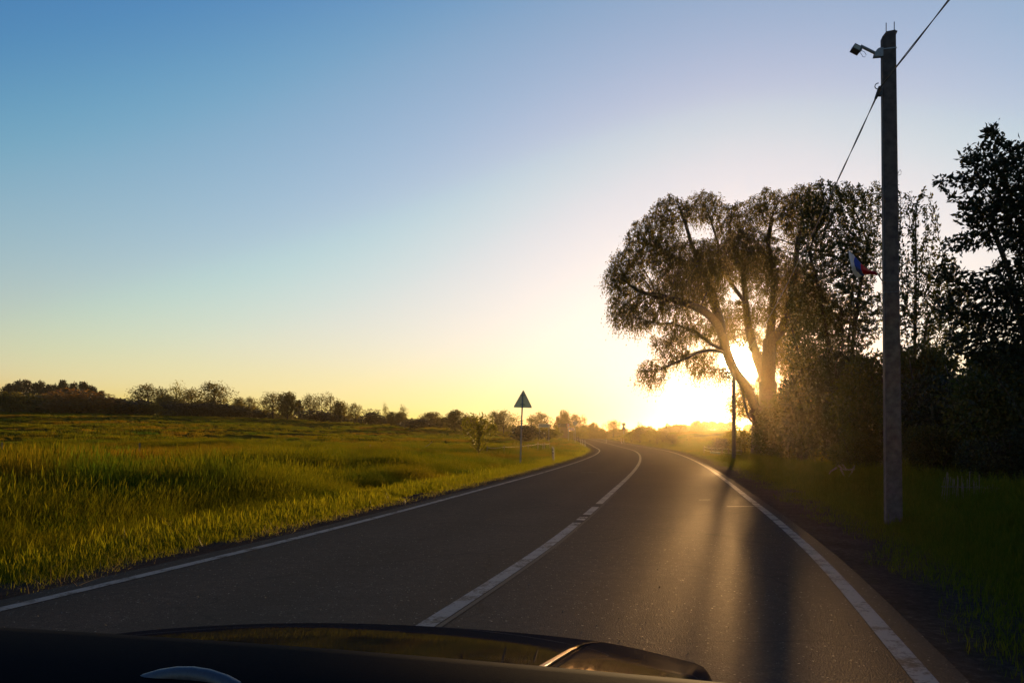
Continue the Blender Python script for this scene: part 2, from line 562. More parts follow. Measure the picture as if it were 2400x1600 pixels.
def strip(name, o0, o1, y0, y1, lift, m, parent=None, step=None, wob=0.0, seed=1):
    ys = [y0]
    while ys[-1] < y1: ys.append(min(y1, ys[-1] + (step or max(.3, .02 * abs(ys[-1])))))
    ys = np.array(ys)
    s = road_x(ys + .5) - road_x(ys - .5)
    nx, ny = 1 / np.sqrt(1 + s * s), -s / np.sqrt(1 + s * s)
    cx, cz = road_x(ys), road_z(ys)
    a = o0 + wob * fbm(ys * 1.7, ys * 0 + seed, seed); b = o1 + wob * fbm(ys * 1.9, ys * 0 + seed + 5, seed + 3)
    if abs(o0) > abs(o1): b = np.full(len(ys), o1) + 0 * b
    else: a = np.full(len(ys), o0) + 0 * a
    l0, l1 = lift if isinstance(lift, tuple) else (lift, lift)
    V = np.concatenate([np.stack([cx + a * nx, ys + a * ny, cz + l0], -1), np.stack([cx + b * nx, ys + b * ny, cz + l1], -1)])
    n = len(ys); k = np.arange(n - 1)
    me = mesh_np(name, V, np.stack([k, k + n, k + n + 1, k + 1], -1), True)
    at_ = me.attributes.new('across', 'FLOAT', 'POINT')
    at_.data.foreach_set('value', np.concatenate([a, b]).astype(np.float32))
    return link(name, me, parent, m)


road = tag(strip('road', -3.72, 3.36, -58, 420, 0.0, M['asphalt']), kind='structure')
# slab edge so that the asphalt has thickness
tag(strip('road_shoulder', 3.27, 5.0, -58, 420, (-.012, -.035), M['dirt'], wob=.35, seed=4), kind='structure')
tag(strip('road_shoulder', -4.7, -3.62, -58, 420, (-.045, -.012), M['dirt'], wob=.3, seed=9), kind='structure')
strip('edge_line', -3.47, -3.34, -20, 400, .004, M['paint'], road)
strip('edge_line', 3.06, 3.19, -20, 400, .004, M['paint'], road)
for y0, y1 in ((-20, 12.6), (13.9, 15.5), (16.2, 400)):
    strip('centre_line', -.07, .07, y0, y1, .004, M['paint'], road)
strip('centre_line', -.07, .07, 12.95, 13.5, .004, M['old_paint'], road)
strip('centre_line', .08, .125, 4, 20, .004, M['ghost_paint'], road)
for x0, x1, yy in ((4.05, 4.66, 15.0), (3.9, 4.15, 16.6), (2.55, 3.2, 29.6)):
    mb = MB(); mb.raw([(x0, yy - .03, .004), (x1, yy + .02, .004), (x1, yy + .09, .004), (x0, yy + .05, .004)], [(0, 1, 2, 3)])
    mb.obj('paint_tick', M['paint'], road)

# ------------------------------------------------------------------ foliage machinery
def leaf_quads(pos, dirs, length, width, fold=.12, r=rng):
    """diamond leaves: base, side, tip, side; returns V, F"""
    n = len(pos)
    dirs = dirs / np.linalg.norm(dirs, axis=1, keepdims=True)
    rnd = r.normal(size=(n, 3))
    side = np.cross(dirs, rnd); side /= np.linalg.norm(side, axis=1, keepdims=True) + 1e-9
    up = np.cross(side, dirs)
    L = (length * r.uniform(.6, 1.35, n))[:, None]; W = (width * r.uniform(.7, 1.3, n))[:, None]
    p0 = pos
    p2 = pos + dirs * L
    mid = pos + dirs * L * .45 + up * L * fold
    V = np.stack([p0, mid + side * W * .5, p2, mid - side * W * .5], 1).reshape(-1, 3)
    k = np.arange(n) * 4
    return V, np.stack([k, k + 1, k + 2, k + 3], -1)


class Tree:
    """branch nodes grown into a cloud of crown points (space colonisation)"""
    def __init__(s):
        s.pos, s.par = [], []

    def limb(s, pts, start=None, step=.3):
        pts = [Vector(p) for p in pts]
        if start is None:
            s.pos.append(np.array(pts[0])); s.par.append(-1); cur = len(s.pos) - 1
        else:
            a = np.array(s.pos); cur = int(np.argmin(((a - np.array(pts[0])) ** 2).sum(1)))
            pts[0] = Vector(s.pos[cur])
        # smooth through the points
        for i in range(len(pts) - 1):
            p0, p1, p2, p3 = pts[max(i - 1, 0)], pts[i], pts[i + 1], pts[min(i + 2, len(pts) - 1)]
            n = max(1, int((p2 - p1).length / step))
            for k in range(1, n + 1):
                t = k / n
                c = .5 * ((2 * p1) + (p2 - p0) * t + (2 * p0 - 5 * p1 + 4 * p2 - p3) * t * t + (3 * p1 - p0 - 3 * p2 + p3) * t ** 3)
                s.pos.append(np.array(c)); s.par.append(cur); cur = len(s.pos) - 1
        return cur

    def grow(s, attr, D=.35, di=3.0, dk=.6, iters=70, trop=(0, 0, 0), r=rng):
        attr = attr.copy()
        pos = np.array(s.pos)
        d = np.full(len(attr), 1e9); near = np.zeros(len(attr), int)
        def upd(lo):
            nonlocal d, near
            new = pos[lo:]
            dd = ((attr[:, None, :] - new[None]) ** 2).sum(2)
            k = dd.argmin(1); m_ = dd[np.arange(len(attr)), k]
            b = m_ < d
            d[b] = m_[b]; near[b] = k[b] + lo
        upd(0)
        for it in range(iters):
            if len(attr) == 0: break
            act = d < di * di
            if not act.any():
                act = d < (di * 3) ** 2
                if not act.any(): break
            v = attr[act] - pos[near[act]]
            v /= np.linalg.norm(v, axis=1, keepdims=True) + 1e-9
            u, inv = np.unique(near[act], return_inverse=True)
            acc = np.zeros((len(u), 3)); np.add.at(acc, inv, v)
            acc += np.array(trop) * np.bincount(inv)[:, None] + r.normal(size=acc.shape) * .15
            acc /= np.linalg.norm(acc, axis=1, keepdims=True) + 1e-9
            new = pos[u] + acc * D
            lo = len(pos)
            pos = np.concatenate([pos, new]); s.par += list(u)
            upd(lo)
            keep = d > dk * dk
            attr, d, near = attr[keep], d[keep], near[keep]
        s.pos = list(pos)
        return s

    def radii(s, tip=.012, n=2.2, rmax=None):
        N = len(s.pos)
        par = np.array(s.par)
        acc = np.zeros(N)
        kids = np.zeros(N, int)
        for i in range(N - 1, -1, -1):
            if kids[i] == 0: acc[i] = tip ** n
            if par[i] >= 0:
                acc[par[i]] += acc[i]; kids[par[i]] += 1
        s.rad = acc ** (1 / n)
        if rmax: s.rad = np.minimum(s.rad, rmax)
        s.kids = kids
        return s

    def bark(s, minr=0.0):
        pos, par = np.array(s.pos), np.array(s.par)
        N = len(pos)
        best = np.full(N, -1); br = np.zeros(N)
        for i in range(N):
            p = par[i]
            if p >= 0 and s.rad[i] > br[p]: br[p] = s.rad[i]; best[p] = i
        V, Fq = [], []
        base = 0
        for i in range(N):
            p = par[i]
            if p >= 0 and best[p] == i: continue          # continues a chain
            ch = ([p] if p >= 0 else []) + [i]
            while best[ch[-1]] >= 0: ch.append(best[ch[-1]])
            if len(ch) < 2: continue
            rr = s.rad[ch].copy()
            if p >= 0: rr[0] = rr[1]
            if rr.max() < minr: continue
            c = pos[ch]
            n = 7 if rr.max() > .1 else (5 if rr.max() > .04 else 3)
            t = np.gradient(c, axis=0); t /= np.linalg.norm(t, axis=1, keepdims=True) + 1e-9
            ref = np.where(np.abs(t[:, 2:3]) > .9, np.array([[1., .2, 0]]), np.array([[.1, .2, 1.]]))
            # one steady reference per chain
            ref = np.array([.83, .31, .2]) if abs(t[:, 2]).mean() > .5 else np.array([.1, .2, 1.])
            a = np.cross(t, ref); a /= np.linalg.norm(a, axis=1, keepdims=True) + 1e-9
            b = np.cross(t, a)
            an = np.arange(n) * 2 * math.pi / n
            ring = c[:, None] + rr[:, None, None] * (np.cos(an)[None, :, None] * a[:, None] + np.sin(an)[None, :, None] * b[:, None])
            V.append(ring.reshape(-1, 3))
            m_ = len(ch)
            ki, kj = np.meshgrid(np.arange(m_ - 1), np.arange(n), indexing='ij')
            Fq.append((np.stack([ki * n + kj, ki * n + (kj + 1) % n, (ki + 1) * n + (kj + 1) % n, (ki + 1) * n + kj], -1).reshape(-1, 4)) + base)
            base += m_ * n
        return mesh_np('trunk', np.concatenate(V), np.concatenate(Fq), True)

    def thin(s, rmax):
        i = np.where((s.rad <= rmax) & (np.array(s.par) >= 0))[0]
        pos = np.array(s.pos)
        d = pos[i] - pos[np.array(s.par)[i]]
        return pos[i], d / (np.linalg.norm(d, axis=1, keepdims=True) + 1e-9)


def blob_points(blobs, Y, n, depth=1.0, r=rng, hole=None):
    """crown points inside ellipsoids given in photo pixels (cx, cy, rx, ry[, dY][, weight])"""
    out = []
    tot = sum(b[2] * b[3] * (b[5] if len(b) > 5 else 1) for b in blobs)
    for b in blobs:
        k = int(n * b[2] * b[3] * (b[5] if len(b) > 5 else 1) / tot) + 1
        u = r.normal(size=(k, 3)); u /= np.linalg.norm(u, axis=1, keepdims=True)
        u *= r.uniform(0, 1, (k, 1)) ** (1 / 2.4)
        dY = b[4] if len(b) > 4 else 0
        yy = Y + dY
        sx, sz = b[2] * yy / F, b[3] * yy / F
        sy = depth * .5 * (sx + sz)
        c = P(b[0], b[1], yy)
        p = np.array(c) + u * np.array([sx, sy, sz])
        out.append(p)
    p = np.concatenate(out)
    if hole is not None:
        hx, hy, hr = hole
        px = 1200 + F * p[:, 0] / p[:, 1]; py = HZ - F * (p[:, 2] - CAM_H) / p[:, 1]
        p = p[np.hypot(px - hx, py - hy) > hr]
    return p


def tree_thing(name, base, bark, crown, label, cat, group=None, leafname='crown', barkmat=None, leafmat=None, world=True):
    """an Empty at the foot of the tree that parents trunk and crown; meshes come in world space"""
    o = empty(name, base)
    tag(o, label, cat, group)
    off = -np.array(base)
    for nm, me, m in (('trunk' if leafname == 'crown' else 'stem', bark, barkmat), (leafname, crown, leafmat)):
        if me is None: continue
        if world: me.transform(Matrix.Translation(Vector(off)))
        link(nm, me, o, m)
    return o


# ------------------------------------------------------------------ the big willow
WY = 62.0
base = gz(1792, WY); base.z -= .15
W = Tree()
pp = lambda x, y, d=0: P(x, y, WY + d)
W.limb([base, pp(1794, 1040), pp(1796, 985), pp(1801, 910), pp(1803, 846), pp(1805, 790), pp(1811, 732, .5), pp(1815, 643, 1), pp(1801, 575, 1.2), pp(1810, 510, 1.5)])
W.limb([pp(1796, 985), pp(1774, 962, -.6), pp(1752, 910, -1.3), pp(1722, 868, -1.6), pp(1704, 825, -1.8), pp(1692, 783, -2), pp(1670, 746, -2.2), pp(1641, 724, -2.4), pp(1592, 706, -2.6), pp(1530, 690, -2.4)], 1)
W.limb([pp(1800, 900), pp(1786, 866, .6), pp(1759, 786, 1.2), pp(1748, 710, 1.8), pp(1739, 620, 2.2), pp(1712, 554, 2.4), pp(1715, 490, 2.6)], 1)
W.limb([pp(1704, 825, -1.8), pp(1690, 818, -1.2), pp(1668, 806, -.8), pp(1623, 777, 0), pp(1578, 759, .5), pp(1535, 757, 1)], 1)
W.limb([pp(1706, 830, -1.6), pp(1686, 822, -2), pp(1641, 824, -2.6), pp(1601, 842, -3), pp(1547, 866, -3.2)], 1)
W.limb([pp(1692, 783, -2), pp(1684, 741, -.5), pp(1650, 634, .5), pp(1623, 576, .8), pp(1605, 518, 1), pp(1590, 480, 1)], 1)
W.limb([pp(1650, 640, .5), pp(1620, 628, 1.5), pp(1579, 603, 2), pp(1534, 576, 2.3), pp(1500, 570, 2.5)], 1)
W.limb([pp(1805, 800), pp(1833, 770, -.5), pp(1848, 725, -1), pp(1862, 650, -1), pp(1870, 560, -1)], 1)
W.limb([pp(1795, 1000), pp(1760, 985, .5), pp(1742, 930, 1), pp(1730, 880, 1.2)], 1)
W.limb([pp(1798, 985), pp(1820, 965, .5), pp(1843, 947, 1), pp(1862, 905, 1.4), pp(1885, 860, 1.5)], 1)
W.limb([pp(1748, 710, 1.8), pp(1700, 640, 3), pp(1680, 560, 3.5), pp(1660, 500, 3.5)], 1)
blobs = [(1470, 640, 50, 62, -1), (1440, 650, 25, 40, -1), (1530, 560, 66, 62, 1), (1572, 496, 48, 42, 1), (1648, 484, 52, 40, 2.5), (1725, 512, 52, 44, 2),
         (1800, 484, 52, 48, 1), (1882, 500, 52, 76, -1), (1610, 610, 90, 62, 0), (1720, 600, 85, 62, 2), (1800, 640, 70, 60, 0),
         (1500, 735, 52, 40, -2), (1460, 720, 36, 50, -1), (1560, 690, 80, 48, -2), (1640, 690, 66, 40, -1), (1865, 690, 62, 90, -1),
         (1530, 868, 42, 32, -3), (1590, 835, 44, 26, -2.6), (1640, 845, 30, 26, -1, .8), (1600, 790, 40, 18, 0, .8),
         (1650, 864, 36, 20, -1, .6), (1640, 770, 50, 20, -1, .8), (1720, 735, 46, 36, 1, .9), (1780, 730, 40, 36, 0, .9),
         (1728, 945, 22, 34, 1.2, .6), (1880, 860, 50, 70, 1.2, 1.0), (1850, 940, 40, 50, 1.2, .9), (1690, 872, 26, 18, .5, .6), (1760, 800, 40, 40, 2, .7), (1840, 800, 46, 60, 1.5, .9), (1770, 930, 50, 50, 2.5, .7), (1600, 760, 60, 30, -1, .8), (1690, 780, 46, 34, 2.5, .8), (1560, 800, 40, 26, -2, .7), (1650, 650, 70, 46, -2.5, .6), (1760, 580, 70, 60, -2, .6)]
blobs = [(b[0], b[1], b[2] * .98, b[3] * .96) + tuple(b[4:]) for b in blobs]
att = blob_points(blobs, WY, 15000, .95, hole=(1738, 845, 34))
W.grow(att, .29, 4.0, .34, 80, (0, 0, .05))
W.radii(.012, 2.0)
W.rad = np.where(W.rad > .05, .05 + (W.rad - .05) * (.86 - .05) / (W.rad[0] - .05), W.rad)
wx_ = np.array(W.pos); wx_ = 1200 + F * wx_[:, 0] / wx_[:, 1]
W.rad = np.where(wx_ < 1772, np.minimum(W.rad, .36), W.rad * np.where(W.rad > .12, 1.25, 1.0))
bark = W.bark()
tp, td = W.thin(.045)
# hanging twigs, each a string of narrow leaves
lp, ld = [], []
for k in range(5):
    n = len(tp)
    L = rng.uniform(.15, 1.0, n) ** 1.1
    drift = rng.normal(size=(n, 3)) * .22 + td * .35 + np.array([-.05, 0, 0])
    for t in np.linspace(.08, 1, 8):
        pq = tp + drift * (t * L)[:, None] * 1.3 + np.array([0, 0, -1]) * (L * t * t)[:, None] + rng.normal(size=(n, 3)) * .05
        lp.append(pq)
        ld.append(drift * .6 + np.array([0, 0, -1]) * (.3 + .9 * t) + rng.normal(size=(n, 3)) * .45)
lp, ld = np.concatenate(lp), np.concatenate(ld)
px_ = 1200 + F * lp[:, 0] / lp[:, 1]; py_ = HZ - F * (lp[:, 2] - CAM_H) / lp[:, 1]
ok = (np.hypot(px_ - 1738, py_ - 845) > 26) & (rng.uniform(size=len(lp)) < .68)
lp, ld = lp[ok], ld[ok]
V, Fq = leaf_quads(lp, ld, .18, .060)
tree_thing('willow_tree', base, bark, mesh_np('crown', V, Fq), 'large spreading willow with several leaning trunks in front of the low sun', 'tree',
           barkmat=M['bark'], leafmat=M['willow_leaf'])


# ------------------------------------------------------------------ the tall shrubs and trees on the right
def fan_tree(name, label, bx, Yb, blobs, n, leaf, lw, per, lm, cat='tree', stems=5, D=.3, dk=.45, tip=.008, spread=1.0, seed=3, trop=(0, 0, .25), droop=.0, group=None, rthin=.03, keep=1.0, gutter=None):
    r = np.random.default_rng(seed)
    b = gz(bx, Yb); b.z -= .1
    T = Tree()
    att = blob_points(blobs, Yb, n, .8, r)
    top = att[att[:, 2].argsort()]
    T.limb([b, b + Vector((0, 0, .5))])
    for k in range(stems):
        tgt = Vector(att[r.integers(len(att))])
        low = b + (tgt - b) * .28 + Vector((0, 0, (tgt.z - b.z) * .12))
        T.limb([b + Vector((0, 0, .4)), low, b + (tgt - b) * .55 + Vector((0, 0, (tgt.z - b.z) * .1)), b + (tgt - b) * .8], 1, D)
    T.grow(att, D, 3.2, dk, 60, trop, r)
    T.radii(tip, 2.2)
    tp, td = T.thin(rthin)
    lp, ld = [], []
    for k in range(per):
        lp.append(tp - td * r.uniform(0, D, (len(tp), 1)) + r.normal(size=tp.shape) * leaf * .35)
        ld.append(td * .8 + r.normal(size=tp.shape) * .6 + np.array([0, 0, -droop]))
    lp, ld = np.concatenate(lp), np.concatenate(ld)
    if keep < 1:
        s_ = r.uniform(size=len(lp)) < keep; lp, ld = lp[s_], ld[s_]
    V, Fq = leaf_quads(lp, ld, leaf, lw, r=r)
    return tree_thing(name, b, T.bark(), mesh_np('crown', V, Fq), label, cat, group, barkmat=M['dark_bark'], leafmat=lm)


fan_tree('broadleaf_tree', 'tall green broadleaf tree between the willow and the near concrete pole', 1975, 40,
         [(1930, 480, 60, 60), (1985, 500, 60, 75), (1935, 590, 75, 80), (2010, 600, 60, 90), (1930, 720, 80, 90), (2000, 740, 70, 90), (1950, 860, 95, 70), (2050, 480, 26, 60, 0, .7)],
         9000, .15, .068, 14, M['shrub_leaf'], stems=10, D=.24, dk=.25, seed=6, trop=(0, 0, .02))
fan_tree('broadleaf_tree', 'shorter dark broadleaf tree filling the gap just right of the willow trunk', 1905, 53,
         [(1890, 690, 50, 60), (1920, 760, 70, 80), (1880, 820, 50, 80), (1930, 880, 80, 80), (1870, 940, 60, 70), (1960, 960, 70, 80)],
         3600, .19, .09, 9, M['shrub_leaf'], stems=6, D=.3, dk=.36, seed=15)
fan_tree('thin_leaved_tree', 'sparse tree of thin upright twigs just right of the near concrete pole', 2140, 30,
         [(2120, 520, 24, 80, 0, .6), (2165, 540, 30, 90, 0, .5), (2130, 640, 50, 70, 0, .9), (2190, 660, 60, 70, 0, .7), (2150, 740, 80, 60), (2230, 760, 60, 50), (2160, 830, 90, 50), (2110, 690, 36, 70), (2180, 700, 60, 60), (2230, 690, 50, 50), (2200, 790, 80, 50), (2100, 450, 12, 25, 0, .4), (2172, 470, 12, 30, 0, .4)],
         6000, .15, .07, 8, M['shrub_leaf'], stems=9, D=.22, dk=.24, seed=8, trop=(0, 0, .5), keep=.9)
# near dark tree
r_ = np.random.default_rng(21)
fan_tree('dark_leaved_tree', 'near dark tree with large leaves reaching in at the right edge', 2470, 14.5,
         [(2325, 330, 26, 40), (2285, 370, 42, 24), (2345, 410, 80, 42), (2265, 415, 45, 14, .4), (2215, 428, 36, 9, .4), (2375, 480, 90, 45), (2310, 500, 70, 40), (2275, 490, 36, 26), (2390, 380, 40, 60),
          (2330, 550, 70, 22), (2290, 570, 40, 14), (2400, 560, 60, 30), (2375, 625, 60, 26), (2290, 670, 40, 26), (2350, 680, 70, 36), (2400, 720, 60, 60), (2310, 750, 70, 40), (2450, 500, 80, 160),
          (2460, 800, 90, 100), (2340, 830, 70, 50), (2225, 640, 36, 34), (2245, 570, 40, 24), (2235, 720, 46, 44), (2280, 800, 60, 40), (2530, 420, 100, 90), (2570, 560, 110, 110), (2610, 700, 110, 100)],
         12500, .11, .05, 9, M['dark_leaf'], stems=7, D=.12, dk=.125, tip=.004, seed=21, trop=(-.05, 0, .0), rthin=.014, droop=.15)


def bush_mesh(seed, n=9000, leaf=.1, lw=.05, lobes=11, H=1.0, shell=.62, flat=.5, twig=.0):
    """unit bush: about 1 wide (x,y in -.5...5) and 1 high, made of leaf clumps on lobes"""
    r = np.random.default_rng(seed)
    lp, ld = [], []
    for k in range(lobes):
        an = r.uniform(0, 2 * math.pi); rr = r.uniform(0, .34)
        c = np.array([rr * math.cos(an), rr * math.sin(an), r.uniform(.18, .78) * (1 - .7 * rr)])
        s_ = r.uniform(.13, .25)
        m_ = n // lobes
        u = r.normal(size=(m_, 3)); u /= np.linalg.norm(u, axis=1, keepdims=True)
        rad_ = s_ * r.uniform(shell, 1.12, (m_, 1))
        p = c + u * rad_ * np.array([1, 1, .9])
        lp.append(p); ld.append(u * .7 + r.normal(size=(m_, 3)) * .7)
    lp, ld = np.concatenate(lp), np.concatenate(ld)
    # gather the leaves into small sprays so that light shows between them
    g = np.floor(lp / .045)
    h = _hash(g[:, 0] * 13 + g[:, 2] * 7, g[:, 1] * 5 + g[:, 2], seed)
    keep = (h > .33) & (lp[:, 2] > .0)
    lp, ld = lp[keep], ld[keep]
    V, Fq = leaf_quads(lp, ld, leaf, lw, r=r)
    return V, Fq


def stems_mesh(seed, k=7, h=.75, r0=.018, spread=.3):
    r = np.random.default_rng(seed)
    mb = MB()
    for i in range(k):
        an = r.uniform(0, 2 * math.pi); s_ = r.uniform(.2, 1) * spread
        p = [(.02 * math.cos(an), .02 * math.sin(an), -.03), (s_ * .35 * math.cos(an), s_ * .35 * math.sin(an), h * .4), (s_ * math.cos(an + .2), s_ * math.sin(an + .2), h * r.uniform(.8, 1))]
        mb.tube(p, [r0, r0 * .7, r0 * .25], 5)
    return mb.mesh('stem')


def crown_tree_mesh(seed, n=5200, lobes=13, trunk=.28, leaf=.05, lw=.028, airy=.35, round_=1.0, cone=0.0):
    """unit far tree: 1 high, crown about 1 wide"""
    r = np.random.default_rng(seed)
    lp, ld, cs = [], [], []
    for k in range(lobes):
        t = (k + .5) / lobes
        an = k * 2.4 + r.uniform(-.4, .4)
        z = trunk + (1 - trunk) * (.12 + .76 * t)
        prof = math.sin(math.pi * min(1, (.18 + .75 * t))) ** .7 * (1 - cone * t)
        rr = .33 * prof * r.uniform(.35, 1.0)
        c = np.array([rr * math.cos(an), rr * math.sin(an), z])
        s_ = r.uniform(.11, .19) * (.75 + .5 * prof) * (1 - .4 * cone * t)
        cs.append((c, s_))
        m_ = int(n / lobes)
        u = r.normal(size=(m_, 3)); u /= np.linalg.norm(u, axis=1, keepdims=True)
        lp.append(c + u * s_ * r.uniform(.35, 1.15, (m_, 1)))
        ld.append(u * .6 + r.normal(size=(m_, 3)) * .7)
    lp, ld = np.concatenate(lp), np.concatenate(ld)
    g = np.floor(lp / .05)
    h = _hash(g[:, 0] * 13 + g[:, 2] * 7, g[:, 1] * 5 + g[:, 2], seed)
    k = h > airy
    V, Fq = leaf_quads(lp[k], ld[k], leaf, lw, r=r)
    crown = mesh_np('crown', V, Fq)
    mb = MB()
    mb.tube([(0, 0, -.03), (.004, .003, trunk * .6), (0, .01, trunk + .3), (.01, 0, .9)], [.026, .02, .013, .003], 6)
    for c, s_ in cs:
        z0 = max(trunk * .6, c[2] - .22)
        mb.tube([(0, 0, z0), (c[0] * .55, c[1] * .55, z0 + (c[2] - z0) * .6), tuple(c)], [.009, .007, .003], 4)
    return crown, mb.mesh('trunk')


def bushm(seed, m, **kw):
    V, Fq = bush_mesh(seed, **kw)
    me = mesh_np('foliage', V, Fq); me.materials.append(m)
    st = stems_mesh(seed); st.materials.append(M['dark_bark'])
    return me, st


def treem(seed, m, **kw):
    c, t = crown_tree_mesh(seed, **kw)
    c.materials.append(m); t.materials.append(M['dark_bark'])
    return c, t


# big shrubs that close the right side
BIG = [bushm(31, M['shrub_leaf'], n=17000, leaf=.040, lw=.020, lobes=16), bushm(32, M['dark_leaf'], n=17000, leaf=.036, lw=.018, lobes=17), bushm(33, M['shrub_leaf'], n=17000, leaf=.034, lw=.017, lobes=18)]


def plant(kind, name, px, top, w, Yd, label, cat, group, leafname, dep=1.0, rz=None, lift=0.0):
    me, st = kind
    b = gz(px, Yd)
    H = CAM_H + (HZ - top) * Yd / F - b.z
    Wd = w * Yd / F
    o = empty(name, b, rz if rz is not None else random.uniform(0, 6.28))
    tag(o, label, cat, group)
    for nm, m_ in ((leafname, me), ('trunk' if leafname == 'crown' else 'stem', st)):
        c = link(nm, m_, o)
        c.scale = (Wd, Wd * dep, H)
    return o


G = 'shrubs that close off the right side of the road'
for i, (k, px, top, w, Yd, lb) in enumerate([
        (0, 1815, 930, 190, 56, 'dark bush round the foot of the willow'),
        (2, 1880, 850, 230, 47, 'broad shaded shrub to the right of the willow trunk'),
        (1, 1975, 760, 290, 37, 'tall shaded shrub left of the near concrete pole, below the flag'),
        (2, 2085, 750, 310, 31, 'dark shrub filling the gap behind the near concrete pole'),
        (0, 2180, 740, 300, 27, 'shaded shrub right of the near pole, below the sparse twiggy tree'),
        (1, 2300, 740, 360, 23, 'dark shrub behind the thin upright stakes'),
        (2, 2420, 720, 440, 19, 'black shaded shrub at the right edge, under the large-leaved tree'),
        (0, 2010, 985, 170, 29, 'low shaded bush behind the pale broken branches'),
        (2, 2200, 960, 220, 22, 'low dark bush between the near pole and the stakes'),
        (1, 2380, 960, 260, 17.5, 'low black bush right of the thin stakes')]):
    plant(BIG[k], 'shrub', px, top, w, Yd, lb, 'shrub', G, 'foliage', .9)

# ------------------------------------------------------------------ far vegetation
K = {
    'dark': [treem(s, M['pine_leaf'], n=4200, lobes=12, trunk=.12, airy=.15, leaf=.06, lw=.036, cone=.3) for s in (41, 42)],
    'airy': [treem(s, M['far_leaf'], n=4600, lobes=14, trunk=.25, airy=.42, leaf=.042, lw=.022) for s in (51, 52, 53)],
    'light': [treem(s, M['light_leaf'], n=3000, lobes=11, trunk=.2, airy=.5, leaf=.04, lw=.02) for s in (61,)],
    'round': [treem(s, M['far_leaf'], n=5200, lobes=13, trunk=.10, airy=.22, leaf=.05, lw=.03) for s in (71, 72)],
    'slim': [treem(s, M['far_leaf'], n=1900, lobes=9, trunk=.3, airy=.45, leaf=.05, lw=.022) for s in (81,)],
    'bush': [bushm(s, M['far_leaf'], n=6000, leaf=.055, lw=.03, lobes=13) for s in (91, 92)],
    'dbush': [bushm(s, M['pine_leaf'], n=6000, leaf=.05, lw=.03, lobes=13) for s in (95, 96)],
    'rbush': [bushm(s, M['red_leaf'], n=9000, leaf=.045, lw=.022, lobes=15) for s in (97,)],
    'lbush': [bushm(s, M['light_leaf'], n=4500, leaf=.06, lw=.03, lobes=12) for s in (98, 99)],
}
